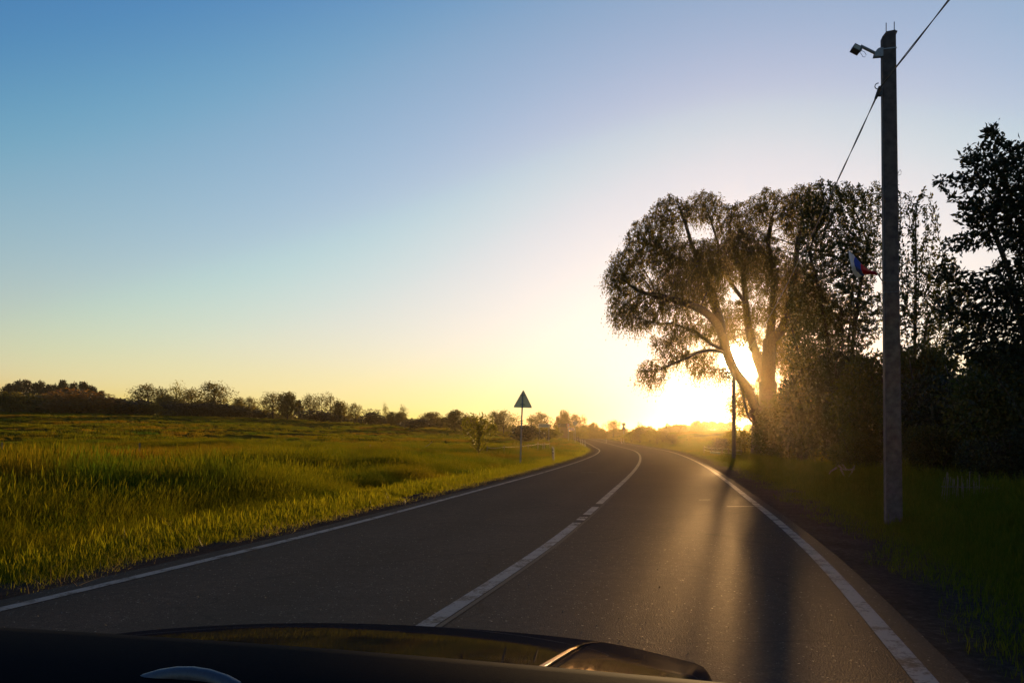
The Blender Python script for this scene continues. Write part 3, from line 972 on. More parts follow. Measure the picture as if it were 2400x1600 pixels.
FAR = [
    # kind, px, top, width, depth, label
    ('dark', 18, 897, 46, 300, 'dark wood tree at the left edge of the photo, far behind the bushes'),
    ('dark', 43, 889, 40, 300, 'rounded top of the dark far wood, second tree from the left edge'),
    ('dark', 66, 888, 40, 305, 'broad dark tree at the left peak of the far wood'),
    ('dark', 90, 891, 40, 300, 'dark tree just right of the left peak of the far wood'),
    ('dark', 111, 899, 34, 300, 'lower dark tree left of the dip in the far wood'),
    ('dark', 130, 899, 34, 300, 'dark tree in the dip at the middle of the far wood'),
    ('dark', 150, 889, 36, 300, 'pointed dark tree above the reddish brown bush'),
    ('dark', 170, 894, 34, 300, 'dark wood tree between two pointed tops above the reddish bush'),
    ('dark', 199, 893, 46, 300, 'pointed dark tree towards the right end of the far wood'),
    ('dark', 219, 902, 32, 300, 'dark tree stepping down at the right end of the far wood'),
    ('dark', 234, 914, 32, 300, 'lowest dark tree closing the right end of the far wood'),
    ('bush', 28, 913, 82, 182, 'olive bush with light twigs at the left edge of the meadow'),
    ('bush', 88, 912, 105, 190, 'olive bush between the left edge bush and the large reddish one'),
    ('rbush', 180, 911, 185, 180, 'large reddish brown dome-shaped bush at the back of the meadow'),
    ('bush', 262, 922, 95, 190, 'dull green bush right beside the large reddish brown one'),
    ('dbush', 312, 930, 95, 188, 'dark green bush left of the airy round trees'),
    ('bush', 352, 938, 70, 186, 'low dark bush beneath the leftmost airy tree'),
    ('airy', 346, 901, 76, 215, 'leftmost airy round-crowned tree with sky showing through'),
    ('airy', 381, 911, 40, 218, 'small airy tree between the leftmost airy one and the pale one'),
    ('light', 413, 895, 48, 222, 'pale thin-leaved tree rising above its darker neighbours'),
    ('round', 393, 926, 56, 205, 'dense low tree in front of the pale thin-leaved one'),
    ('airy', 449, 909, 66, 214, 'dark airy tree right of the pale one'),
    ('airy', 503, 895, 80, 212, 'tall round airy tree, highest crown of the middle tree line'),
    ('dbush', 405, 938, 74, 196, 'dark bush under the dense low tree'),
    ('dbush', 458, 936, 74, 198, 'dark bush below the dark airy tree'),
    ('dbush', 512, 938, 78, 200, 'dark bush below the tall round airy tree'),
    ('dbush', 560, 944, 66, 200, 'dark bush under two small crowns right of the tall airy tree'),
    ('round', 557, 931, 30, 210, 'small dense crown just right of the tall airy tree'),
    ('airy', 585, 930, 42, 208, 'small airy crown left of a low gap in the tree line'),
    ('dbush', 613, 951, 50, 202, 'low dark hedge bush in the gap left of the leaning willow-like tree'),
    ('airy', 640, 919, 56, 196, 'airy tree with visible stems, left half of a close pair'),
    ('round', 674, 919, 54, 190, 'dense rounded tree reaching the ground, right half of a close pair'),
    ('dark', 699, 936, 24, 205, 'small dark tree squeezed behind the dense rounded one'),
    ('airy', 726, 924, 42, 200, 'feathery tree left of two slender ones'),
    ('slim', 753, 922, 34, 200, 'slender bare-stemmed tree, left one of two with sky between'),
    ('slim', 774, 921, 32, 200, 'slender bare-stemmed tree, right one of two with sky between'),
    ('dbush', 757, 953, 96, 186, 'wide dark thicket at the foot of the two slender trees'),
    ('round', 797, 939, 42, 186, 'rounded brownish tree right of the dark thicket'),
    ('airy', 832, 945, 36, 184, 'small open tree on a clear stem left of the dense dark bush'),
    ('dbush', 868, 956, 58, 176, 'dense dark round bush standing alone on the meadow edge'),
    ('light', 903, 945, 18, 190, 'thin pale sapling right of the dense dark bush'),
    ('bush', 917, 961, 30, 180, 'low bush at the foot of the thin pale sapling'),
    ('slim', 945, 949, 18, 184, 'thin tree with a tufted top left of the low dark mound'),
    ('round', 938, 965, 34, 178, 'small round tree under the tufted thin one'),
    ('dbush', 974, 975, 62, 160, 'dark low dome-shaped bush on the meadow edge'),
    ('round', 1008, 965, 50, 200, 'distant rounded tree behind the dark dome-shaped bush'),
    ('bush', 1034, 970, 50, 205, 'distant low bushes joining the rounded tree to the next one'),
    ('round', 1066, 960, 52, 165, 'round dark tree left behind the green sapling'),
    ('bush', 1100, 965, 60, 170, 'bushy tree directly behind the green sapling'),
    ('airy', 1162, 963, 44, 172, 'leafy tree immediately left of the triangular sign post'),
    ('airy', 1180, 961, 38, 176, 'taller leafy tree just behind the triangular sign post'),
    ('light', 1203, 970, 44, 178, 'pale sunlit tree right behind the triangular sign post'),
    ('dbush', 1234, 986, 66, 118, 'dark round bush right of the triangular sign, with its shadow on the grass'),
    ('airy', 1268, 966, 50, 190, 'dome-shaped dark tree behind the wide grey board'),
    ('light', 1246, 973, 40, 188, 'pale bush left of the dome-shaped dark tree'),
    ('lbush', 1283, 992, 66, 150, 'sunlit green bushes around the wide grey board'),
    ('round', 1309, 974, 20, 235, 'short tree at the left shoulder of the tallest roadside tree'),
    ('round', 1325, 961, 30, 240, 'tallest dark tree beyond the far bend of the road'),
    ('airy', 1350, 969, 32, 242, 'open-crowned tree right of the tallest one beyond the bend'),
    ('slim', 1367, 972, 18, 245, 'ragged thin crown at the right of the open-crowned tree'),
    ('lbush', 1352, 997, 44, 225, 'sunlit bush behind the two round signs on the left of the road'),
    ('bush', 1376, 993, 40, 260, 'low green bush where the road disappears'),
    ('round', 1391, 989, 22, 265, 'small dark pointed tree above where the road disappears'),
    ('bush', 1404, 1000, 34, 270, 'low golden bush between the small pointed tree and the round one'),
    ('airy', 1437, 984, 38, 210, 'round golden-edged tree left of the double round sign'),
    ('lbush', 1480, 1004, 34, 150, 'low sunlit bush just right of the double round sign'),
    ('slim', 1500, 990, 16, 140, 'thin bare twigs rising above a dark bush on the right bank'),
    ('bush', 1500, 1000, 30, 136, 'dark bush with bare twigs on the right bank'),
    ('lbush', 1523, 998, 36, 132, 'golden bush right of the twiggy one on the right bank'),
    ('bush', 1553, 1008, 34, 120, 'low bush in the middle of the right bank'),
    ('bush', 1574, 1010, 36, 105, 'dark small tree nearest the road on the right bank'),
    ('light', 1540, 1010, 26, 112, 'small sunlit tree on a thin stem at the right kerb'),
    ('round', 1611, 999, 18, 300, 'single small round tree left of the far right wood'),
    ('dark', 1632, 985, 28, 300, 'leftmost tree of the hazy wood on the right'),
    ('dark', 1652, 987, 26, 300, 'second hazy wood tree from its left end, right of the sun'),
    ('dark', 1671, 986, 26, 300, 'hazy wood tree with a small peak, left of the far pole'),
    ('dark', 1692, 988, 28, 300, 'hazy wood tree above the dark roadside bush'),
    ('dark', 1713, 987, 30, 300, 'hazy wood tree just left of the far pole'),
    ('dbush', 1686, 1018, 40, 75, 'dark bush beside the tape fence, left of the far pole'),
    ('lbush', 1712, 1008, 40, 85, 'golden bush directly behind the far pole'),
    ('lbush', 1744, 985, 60, 66, 'golden leafy bush between the far pole and the willow'),
]
for i, (k, px, top, w, Yd, lb) in enumerate(FAR):
    v = K[k][i % len(K[k])]
    isb = k.endswith('bush')
    plant(v, 'bush' if isb else 'tree', px, top, w * (1.5 if not isb else 1.4), Yd, lb, 'bush' if isb else 'tree',
          'bushes along the edges of the meadow' if isb else 'trees along the edges of the meadow', 'foliage' if isb else 'crown')
def scatter_later(name, pts, scale, kinds, m):
    SCAT.append((name, pts, scale, kinds, m))
SCAT = []
an_ = rng.uniform(-50, 13.5, 520); rr_ = rng.uniform(222, 262, 520)
scatter_later('far_undergrowth', (rr_ * np.sin(np.radians(an_)), rr_ * np.cos(np.radians(an_))), np.where(an_ > -18, rng.uniform(1.8, 3.2, 520), rng.uniform(3.4, 5.6, 520)), [97, 98], M['far_leaf'])
an_ = rng.uniform(11.8, 44, 260); rr_ = rng.uniform(330, 380, 260)
scatter_later('far_right_undergrowth', (rr_ * np.sin(np.radians(an_)), rr_ * np.cos(np.radians(an_))), rng.uniform(2.0, 3.6, 260), [97, 98], M['far_leaf'])
# the green sapling by the sign
r_ = np.random.default_rng(77)
sap = fan_tree('sapling', 'bright green young tree standing alone in the meadow left of the triangular sign', 1122, 57,
               [(1115, 985, 24, 18), (1140, 990, 26, 22), (1105, 1005, 26, 18), (1130, 1010, 36, 24), (1120, 1035, 26, 16), (1160, 1005, 14, 14), (1090, 990, 12, 14)],
               620, .17, .085, 7, M['light_leaf'], stems=6, D=.16, dk=.22, tip=.006, seed=78, rthin=.03, keep=.9)

# ------------------------------------------------------------------ poles, lamp, flag, cable
PY = 12.5
pb = gz(2094, PY); pb.z -= .05
pole = empty('concrete_pole', pb, R(-14))
pole.rotation_euler = (0, -.0097, R(-14))
tag(pole, 'tall square concrete pole by the right verge, nearest to the car', 'pole', 'concrete poles along the road')
ptop = CAM_H + (HZ - 77) * PY / F - pb.z
mb = MB()
hw0, hw1, dp0, dp1 = .118, .098, .105, .085
rings = []
c = .016
def ring(hw, dp, z):
    return [(-hw + c, -dp, z), (hw - c, -dp, z), (hw, -dp + c, z), (hw, dp - c, z), (hw - c, dp, z), (-hw + c, dp, z), (-hw, dp - c, z), (-hw, -dp + c, z)]
vs = ring(hw0, dp0, -.3) + ring(hw0, dp0, 0) + ring(hw1 * 1.01, dp1, ptop - .07)
tp_ = ring(hw1, dp1, ptop)
tp_ = [(max(x, -hw1 + .055), y, z + (0.006 if x > 0 else -.004)) for x, y, z in tp_]
vs += tp_
fs = [tuple(range(7, -1, -1)), tuple(range(24, 32))]
for k in range(3):
    fs += [(k * 8 + i, k * 8 + (i + 1) % 8, k * 8 + 8 + (i + 1) % 8, k * 8 + 8 + i) for i in range(8)]
mb.raw(vs, fs)
shaft_me = mb.mesh('shaft')
link('shaft', shaft_me, pole, M['concrete'])
MB().box((hw1 + .008, 0, ptop - .01), (.03, .12, .025)).obj('top_lip', M['concrete'], pole, bevel=.004)
for x in (-.035, .082):
    MB().tube([(x, -.03, ptop - .02), (x + .002, -.03, ptop + .155)], .0065, 6).obj('reinforcing_bar', M['dark_steel'], pole)
zz = lambda py: CAM_H + (HZ - py) * PY / F - pb.z
# straps
for py in (660, 686, 118):
    z = zz(py); f_ = z / ptop
    hw, dp = hw0 + (hw1 - hw0) * f_ + .004, dp0 + (dp1 - dp0) * f_ + .004
    m_ = MB()
    for sx, sy, lx, ly in ((0, -dp, 2 * hw, .003), (0, dp, 2 * hw, .003), (-hw, 0, .003, 2 * dp), (hw, 0, .003, 2 * dp)):
        m_.box((sx, sy, z), (lx, ly, .018))
    m_.obj('strap', M['dark_steel'] if py > 200 else M['steel'], pole)
# eyelet on the right, hook on the left
m_ = MB(); m_.tube([(hw1 + .008, -.02, zz(413)), (hw1 + .03, -.02, zz(404)), (hw1 + .052, -.02, zz(400)), (hw1 + .066, -.02, zz(405)), (hw1 + .06, -.02, zz(411)), (hw1 + .02, -.02, zz(413))], .004, 6)
m_.obj('eyelet', M['dark_steel'], pole)
m_ = MB()
hx, hz_ = -hw1 - .062, zz(200)
m_.tube([(-hw1 + .01, -.03, zz(209)), (-hw1 - .02, -.03, zz(207)), (-hw1 - .035, -.03, zz(211))] +
        [(hx + .046 * math.cos(t), -.03, hz_ + .046 * math.sin(t)) for t in np.linspace(-1.2, -4.9, 12)], .0075, 8)
m_.obj('cable_hook', M['dark_steel'], pole, True)

# floodlight on an arm: hangs on the pole, a thing of its own
lb_ = P(2058, 124, PY)
lamp = empty('floodlight', lb_, R(-4))
tag(lamp, 'small floodlight on a grey tilted arm strapped to the top of the near pole', 'lamp')
k_ = PY / F
loc = lambda px, py, y=0: Vector(((px - 2058) * k_, y, (124 - py) * k_))
m_ = MB(); m_.prism([((x - 2058) * k_, (124 - y) * k_) for x, y in ((2047.5, 135), (2049.5, 126), (2053, 119), (2058, 114.5), (2069, 114), (2069, 134))], -.035, -.03)
m_.prism([((x - 2058) * k_, (124 - y) * k_) for x, y in ((2047.5, 135), (2049.5, 126), (2053, 119), (2058, 114.5), (2069, 114), (2069, 134))], .03, .035)
m_.box(loc(2066, 124), (.03, .06, .13))
m_.obj('bracket', M['steel'], lamp)
MB().tube([loc(2054, 126), loc(2018, 106.5)], .024, 12).obj('arm', M['steel'], lamp, True)
ang = math.atan2(-12, 21)
rot = Matrix.Rotation(.5, 3, 'Y')
hc = loc(2008, 114.5)
hd = MB().box(hc, (.135, .15, .082), rot).obj('lamp_head', M['lamp_body'], lamp, bevel=.008)
MB().box(hc + rot @ Vector((-.01, -.078, -.004)), (.10, .006, .055), rot).obj('lamp_glass', M['lamp_glass'], hd)
MB().box(hc + rot @ Vector((.066, 0, .03)), (.03, .05, .05), rot).obj('tilt_joint', M['steel'], lamp)
MB().tube([loc(2016, 121), loc(2021, 127), loc(2023, 132), loc(2028, 133), loc(2031, 128), loc(2027, 121), loc(2019, 117)], .0035, 5).obj('wire', M['cable'], lamp)

# flag on a short staff
fb = P(2058, 648, PY + .1)
flag = empty('flag', fb)
tag(flag, 'small curled flag of white, blue and red bands held to the near pole', 'flag')
MB().tube([P(2086, 680, PY - .02) - fb, P(2066, 655, PY) - fb, P(2054, 636, PY + .06) - fb, P(2040, 612, PY + .1) - fb], [.011, .010, .009, .007], 8).obj('staff', M['fence_wood'], flag)
ok_ = PY / F
fl = lambda x, y, d: np.array([(x - 2058) * ok_, d, (648 - y) * ok_])
# bands as lofted cloth: rows from the fly end (white) to the staff (red)
rows = [([fl(1989, 587, .00), fl(1988, 606, -.05), fl(1991, 626, -.05), fl(1999, 640, .0), fl(2015, 650, .06)]),
        ([fl(2005, 600, .02), fl(1998, 613, -.05), fl(1998, 624, -.06), fl(2006, 634, -.01), fl(2024, 645, .05)]),
        ([fl(2020, 616, .03), fl(2016, 624, -.03), fl(2015, 632, -.03), fl(2022, 639, .0), fl(2030, 643, .04)]),
        ([fl(2036, 630, .03), fl(2036, 634, .0), fl(2037, 637, -.01), fl(2040, 640, .0), fl(2042, 642, .02)]),
        ([fl(2056, 637, .01), fl(2056, 638, .0), fl(2056, 640, -.005), fl(2057, 642, .0), fl(2058, 644, .005)])]
def loft(r0, r1, nm, m):
    n = 17; t = np.linspace(0, 4, n)
    V = []
    for k in range(7):
        f = k / 6
        rw = np.array(r0) * (1 - f) + np.array(r1) * f
        V.append(np.stack([np.interp(t, np.arange(5), rw[:, j]) for j in range(3)], -1))
    V = np.array(V); V[:, :, 1] += .012 * np.sin(t * 2.2)[None]
    a, b = V.shape[:2]
    V = V.reshape(-1, 3)
    i, j = np.meshgrid(np.arange(a - 1), np.arange(b - 1), indexing='ij')
    o = link(nm, mesh_np(nm, V, np.stack([i * b + j, i * b + j + 1, (i + 1) * b + j + 1, (i + 1) * b + j], -1).reshape(-1, 4), True), flag, m)
    s = o.modifiers.new('thickness', 'SOLIDIFY'); s.thickness = .002
loft(rows[0], rows[1], 'white_band', M['flag_white'])
loft(rows[1], rows[2], 'blue_band', M['flag_blue'])
loft(rows[2], rows[3], 'red_band', M['flag_red'])
loft(rows[3], rows[4], 'gathered_end', M['flag_red'])

# second pole: same make
p2 = gz(1720, 50)
pole2 = empty('concrete_pole', p2, R(-14))
tag(pole2, 'far concrete pole standing in front of the sun between the road and the willow', 'pole', 'concrete poles along the road')
z2 = CAM_H + (HZ - 850) * 50 / F - p2.z
s2 = link('shaft', shaft_me, pole2); s2.scale = (1, 1, z2 / ptop)

# twisted cable
def cable(pts, name, parent):
    for ph in (0, math.pi):
        q_ = []
        for i, p in enumerate(pts):
            a = i * .55 + ph
            q_.append(Vector(p) + Vector((math.cos(a) * .008, 0, math.sin(a) * .008)))
        MB().tube(q_, .0075, 5).obj(name, M['cable'], parent)
def span(a, b, sag, n):
    return [a.lerp(b, t) - Vector((0, 0, sag * 4 * t * (1 - t))) for t in np.linspace(0, 1, n)]
cab = empty('overhead_cable', P(2056, 216, PY))
tag(cab, 'twisted black overhead cable running past the near pole to the far one', 'cable')
h0 = P(2056, 212, PY) + Vector((0, -.06, 0))
inv = Vector(cab.location)
A_ = span(h0, Vector((-.25, -27, 7.0)), .55, 130)
B_ = span(P(2052, 232, PY + .02), P(1721, 856, 50), .65, 150)
cable([p - inv for p in A_], 'strand', cab)
cable([p - inv for p in B_], 'strand', cab)
m_ = MB()
m_.tube([P(2059, 206, PY) - inv + Vector((0, -.05, 0)), P(2057, 216, PY) - inv + Vector((0, -.04, 0)), P(2052, 232, PY) - inv], [.022, .03, .02], 8)
m_.box(P(2061, 222, PY) - inv + Vector((0, -.03, 0)), (.045, .05, .07))
m_.obj('clamp', M['black'], cab, True)

# ------------------------------------------------------------------ signs
def sign_post(base, top, r, parent, nm='post', m='steel', lean=(0, 0)):
    return MB().tube([Vector((0, 0, -.2)), Vector((lean[0], lean[1], top))], r, 10).obj(nm, M[m], parent, True)


SY = 40.0
sb = gz(1219, SY)
sign = empty('warning_sign', sb, R(-7))
tag(sign, 'triangular road sign seen from its grey back, on a thin leaning post', 'road sign')
ztop = CAM_H + (HZ - 912) * SY / F - sb.z
sx = .13
sign_post(sb, ztop - .16, .038, sign, lean=(sx, 0))
def rounded_tri(w, h, r, n=5):
    cs = [Vector((0, h)), Vector((-w / 2, 0)), Vector((w / 2, 0))]
    out = []
    for i, c_ in enumerate(cs):
        a, b = (cs[i - 1] - c_).normalized(), (cs[(i + 1) % 3] - c_).normalized()
        for k in range(n + 1):
            t = k / n
            p0, p1 = c_ + a * r, c_ + b * r
            out.append((1 - t) ** 2 * p0 + 2 * t * (1 - t) * c_ + t * t * p1)
    return [(p.x, p.y) for p in out]
tri = rounded_tri(.98, .91, .09)
m_ = MB(); m_.prism(tri, 0, .012)
pl = m_.obj('plate', M['sign_back'], sign, bevel=.003)
pl.location = (sx, .05, ztop - .92); pl.rotation_euler = (0, R(2.0), 0)
m_ = MB(); m_.prism([(x * .98, z * .98 + .01) for x, z in tri], .013, .016)
fc = m_.obj('sign_face', M['red'], pl)
m_ = MB(); m_.prism([(x * .72, z * .70 + .09) for x, z in tri], .017, .019)
m_.obj('sign_field', M['white'], pl)
for z in (.16, .62):
    MB().box((sx - .01, .035, ztop - .92 + z), (.24, .03, .035)).obj('clamp_bar', M['dark_steel'], sign, bevel=.003)

def disc(mb, r, y0, y1, cz, n=28):
    mb.prism([(r * math.cos(t), cz + r * math.sin(t)) for t in np.linspace(0, 2 * math.pi, n, endpoint=False)], y0, y1)
    return mb
def round_sign(px, top, dia, Yd, label, faces, back=False, n=1, post_m='steel'):
    b = gz(px, Yd)
    o = empty('round_sign', b, R(-6))
    tag(o, label, 'road sign')
    zt = CAM_H + (HZ - top) * Yd / F - b.z
    D_ = dia * Yd / F
    sign_post(b, zt - .05, .045, o, m=post_m)
    for k in range(n):
        cz = zt - D_ / 2 - k * D_ * 1.08
        pl = disc(MB(), D_ / 2, -.07, -.055, cz).obj('plate', M['sign_back'], o)
        if back: continue
        disc(MB(), D_ / 2 * .97, -.076, -.072, cz).obj('red_ring', M['red'], pl)
        disc(MB(), D_ / 2 * .72, -.084, -.078, cz).obj('white_field', M['white'], pl)
        for dx in faces[k]:
            MB().box((dx * D_ * .3, -.087, cz), (D_ * .17, .005, D_ * .2)).obj('symbol', M['black'], pl)
    return o
round_sign(1332, 992, 8, 165, 'small round sign with a dark symbol, left one by the road beyond the bend', [(-.8, 0, .8)])
round_sign(1348, 986, 10.5, 138, 'round sign turned away from the car on a tall post by the far bend', [()], back=True)
round_sign(1462, 990, 8.5, 160, 'two red-ringed signs stacked on one post by the right bank', [(-.55, .55), (-.6, .6)], n=2)

b = gz(1275, 128)
o = empty('place_board', b, R(-8))
tag(o, 'wide grey board on two thin posts in the meadow by the far bend', 'sign board')
w_ = 27 * 128 / F; zt = CAM_H + (HZ - 993) * 128 / F - b.z; h_ = 8 * 128 / F
MB().box((0, 0, zt - h_ / 2), (w_, .03, h_)).obj('panel', M['sign_back'], o, bevel=.006)
for sx_ in (-.42, .42):
    MB().tube([(sx_ * w_, .05, -.2), (sx_ * w_, .05, zt - .05)], .04, 8).obj('post', M['steel'], o)
g_ = MB()
for k in range(9):
    g_.box(((k - 4) * w_ * .095, -.02, zt - h_ * .5), (w_ * .05, .006, h_ * random.uniform(.35, .5)))
g_.obj('lettering', M['dark_steel'], o)

b = gz(1339, 205)
o = empty('chevron_board', b, R(-8))
tag(o, 'low board of red and white chevrons at the far bend', 'sign board')
zt = CAM_H + (HZ - 1002) * 205 / F - b.z
MB().box((0, 0, zt - .35), (1.5, .03, .6)).obj('panel', M['white'], o)
for k in range(4):
    x = -.55 + k * .36
    m_ = MB(); m_.prism([(x - .1, zt - .62), (x + .02, zt - .62), (x + .15, zt - .35), (x + .02, zt - .08), (x - .1, zt - .08), (x + .03, zt - .35)], -.03, -.018)
    m_.obj('chevron', M['red'], o)
for x in (-.6, .6):
    MB().tube([(x, .04, -.2), (x, .04, zt - .05)], .035, 8).obj('post', M['steel'], o)

# low shed beyond
b = gz(1320, 222)
o = empty('shed', b, R(6))
tag(o, 'low dark-roofed shed half hidden behind the bend', 'shed')
zt = CAM_H + (HZ - 992) * 222 / F - b.z
MB().box((0, 0, (zt - .9) / 2), (2.0, 2.2, zt - .9)).obj('wall', M['wall'], o)
m_ = MB(); m_.prism([(-1.3, zt - 1.0), (1.3, zt - 1.0), (1.0, zt), (-1.0, zt)], -1.4, 1.4); m_.obj('roof', M['plank'], o)

# ------------------------------------------------------------------ delineator posts
def make_marker():
    o = empty('marker_post')
    m_ = MB()
    out = [(-.055, 0), (.055, 0), (.055, .80), (.0, .90), (-.055, .90)]
    m_.prism([(-.055, -.15), (.055, -.15), (.055, .84), (-.055, .92)], -.045, .045)
    m_.obj('post', M['post_grey'], o, bevel=.008)
    m_ = MB(); m_.prism([(-.058, .52), (.058, .45), (.058, .70), (-.058, .77)], -.048, .048)
    bd = m_.obj('black_band', M['black'], o)
    MB().box((.0, -.05, .61), (.03, .006, .13)).obj('reflector', M['white'], bd)
    return o
mk = make_marker()
spots = [(1297, 46.5, 'white marker post with a black band on the left verge, nearest to the car'),
         (1371.5, 103, 'right one of three marker posts close together by the far left bend'),
         (1365.5, 112, 'middle one of three marker posts close together by the far left bend'),
         (1361, 120, 'left one of three marker posts close together by the far left bend'),
         (1353, 196, 'lone pale marker post beyond the round signs'),
         (1421, 150, 'marker post in the grass of the right bank, farther from the car'),
         (1457, 138, 'marker post in the grass of the right bank, nearer to the double sign')]
def copy_tree(o, parent=None):
    c_ = o.copy(); COL.objects.link(c_)
    if parent: c_.parent = parent
    for ch in o.children: copy_tree(ch, c_)
    return c_
for i, (px, Yd, lb) in enumerate(spots):
    o = mk if i == 0 else copy_tree(mk)
    o.location = gz(px, Yd); o.rotation_euler = (0, R(random.uniform(-3, 3)), R(-10))
    o.scale = (1, 1, 1.0 if i == 0 else 1.15)
    tag(o, lb, 'marker post', 'marker posts along the road')

# ------------------------------------------------------------------ fences
def tape_fence(label, posts, Yf, tapes, hgt, lean=.05):
    b0 = gz(posts[0][0], Yf(posts[0][0]))
    o = empty('tape_fence', b0)
    tag(o, label, 'fence')
    tops = []
    for px, h_ in posts:
        p = gz(px, Yf(px)) - b0
        t = p + Vector((random.uniform(-lean, lean), 0, hgt * h_))
        MB().tube([p - Vector((0, 0, .2)), t], [.045, .036], 7).obj('post', M['fence_wood'], o)
        tops.append((p, t))
    for f_ in tapes:
        m_ = MB()
        for (a, ta), (b, tb) in zip(tops[:-1], tops[1:]):
            s0, s1 = a.lerp(ta, f_), b.lerp(tb, f_)
            pts = span(s0, s1, .05, 7)
            for u, v in zip(pts[:-1], pts[1:]):
                w2 = Vector((0, 0, .006))
                d_ = Vector((0, .006, 0))
                m_.raw([u - w2 - d_, v - w2 - d_, v + w2 - d_, u + w2 - d_, u - w2 + d_, v - w2 + d_, v + w2 + d_, u + w2 + d_],
                       [(0, 1, 2, 3), (7, 6, 5, 4), (0, 4, 5, 1), (3, 2, 6, 7), (0, 3, 7, 4), (1, 5, 6, 2)])
        m_.obj('tape', M['tape'], o)
    return o
tape_fence('low fence of short stakes and white tape around the sign post in the meadow',
           [(1142, 1), (1182, 1.15), (1238, 1.1), (1260, 1.3), (1272, 1.15), (1276, 1.3), (1288, 1.2)], lambda x: 61 + (x - 1142) ** 2 * .0011, (.8,), .62)
tape_fence('low fence of stakes and two white tapes right of the road, behind the far pole',
           [(1650, 1), (1669, 1), (1692, 1.1), (1707, 1.05), (1736, 1)], lambda x: 66 - (x - 1650) * .08, (.9, .55), .75)
for px, Yd, h_, lean, lb in ((3, 44, .62, .02, 'single old fence post in the meadow at the left edge'), (327, 46, .6, .0, 'short lone fence post standing in the left meadow'),
                             (866, 58, .45, .03, 'small dark stump post in the middle of the meadow')):
    b = gz(px, Yd)
    o = MB().tube([Vector((0, 0, -.2)), Vector((lean, 0, h_ * .6)), Vector((lean * 2, 0, h_ + .15))], [.06, .055, .045], 8).obj('fence_post', M['fence_wood'])
    o.location = b; tag(o, lb, 'post', 'old fence posts in the meadow')
b = gz(985, 62)
o = MB().tube([Vector((0, 0, -.1)), Vector((.4, 0, .32)), Vector((.75, 0, .55)), Vector((.95, .1, .75))], [.035, .03, .022, .012], 6).obj('dead_branch', M['fence_wood'])
o.location = b; tag(o, 'bare dead branch leaning up out of the meadow grass left of the sapling', 'branch')
# green trough-like box by the right fence
b = gz(1676, 64)
o = MB().box((0, 0, .18), (.75, .4, .42)).obj('water_trough', simple('green_plastic', (.05, .10, .06), .5), None, bevel=.03)
o.location = b; tag(o, 'low green trough by the tape fence left of the far pole', 'trough')

# pale broken branches under the shrubs
b = gz(1984, 24)
o = empty('broken_branch', b); tag(o, 'pale broken forked branch lying in the shade left of the near pole', 'branch')
q_ = lambda x, y: Vector(((x - 1984) * 24 / F, random.uniform(-.1, .1), CAM_H + (HZ - y) * 24 / F - b.z))
for pts in ([(1967, 1090), (1974, 1098), (1985, 1101), (1995, 1099), (2004, 1093), (2000, 1089)], [(1972, 1088), (1980, 1098), (1990, 1101)], [(2001, 1097), (1992, 1108), (1985, 1117)], [(1968, 1098), (1975, 1112), (1981, 1117)], [(1958, 1095), (1950, 1104), (1944, 1110)]):
    MB().tube([q_(*p) for p in pts], [.030] + [.022] * (len(pts) - 2) + [.012], 6).obj('branch', M['pale_wood'], o)

# thin upright stakes stacked like a paling
b = gz(2260, 14.6)
o = empty('stake_fence', b, R(8)); tag(o, 'row of thin upright grey stakes in deep shade right of the near pole', 'fence')
for k in range(34):
    x = -.40 + k * .034 + random.uniform(-.01, .01)
    ln = -.10 * max(0, (6 - k) / 6)
    hgt = .62 + random.uniform(-.08, .06) + (.12 if k in (15, 21) else 0) - .008 * k
    MB().tube([Vector((x + ln, random.uniform(-.04, .04), -.1)), Vector((x + random.uniform(-.02, .02), random.uniform(-.03, .03), hgt))], [.010, .007], 5).obj('stake', M['fence_wood'], o)
MB().tube([Vector((-.42, .05, .40)), Vector((.76, .05, .36))], .01, 5).obj('rail', M['fence_wood'], o)

# ------------------------------------------------------------------ the car the picture is taken from
CA = R(-14)
car = empty('car', (0, 0, 0), CA)
tag(car, 'dark car in the foreground seen from inside: dashboard, glossy bonnet and steering wheel rim', 'car')
VC = -.72          # car centre line, right of it sits the camera
# bonnet: u forward (local y), v right (local x)
def bonnet_z(u, v):
    z = .836 - .155 * (u - 1.8) - .125 * np.clip(u - 1.75, 0, 2) ** 2
    z = z - .042 * np.abs(v / .72) ** 2.2
    z = z - .40 * np.clip((u - 2.5) / .25, 0, 1) ** 2.5
    return z
def panel(name, us, vs_, zf):
    U, Vv = np.meshgrid(us, vs_, indexing='ij')
    Zb = zf(U, Vv)
    n0, n1 = U.shape
    i, j = np.meshgrid(np.arange(n0 - 1), np.arange(n1 - 1), indexing='ij')
    o = link(name, mesh_np(name, np.stack([Vv + VC, U, Zb], -1).reshape(-1, 3), np.stack([i * n1 + j, i * n1 + j + 1, (i + 1) * n1 + j + 1, (i + 1) * n1 + j], -1).reshape(-1, 4), True), car, M['car_paint'])
    o.modifiers.new('thickness', 'SOLIDIFY').thickness = .012
    return o
def rolled(u, v):          # bonnet edge turned down a little at the shut line
    return bonnet_z(u, v) + 0 * v
panel('bonnet', np.linspace(1.0, 2.75, 40), np.linspace(-.72, .431, 60), rolled)
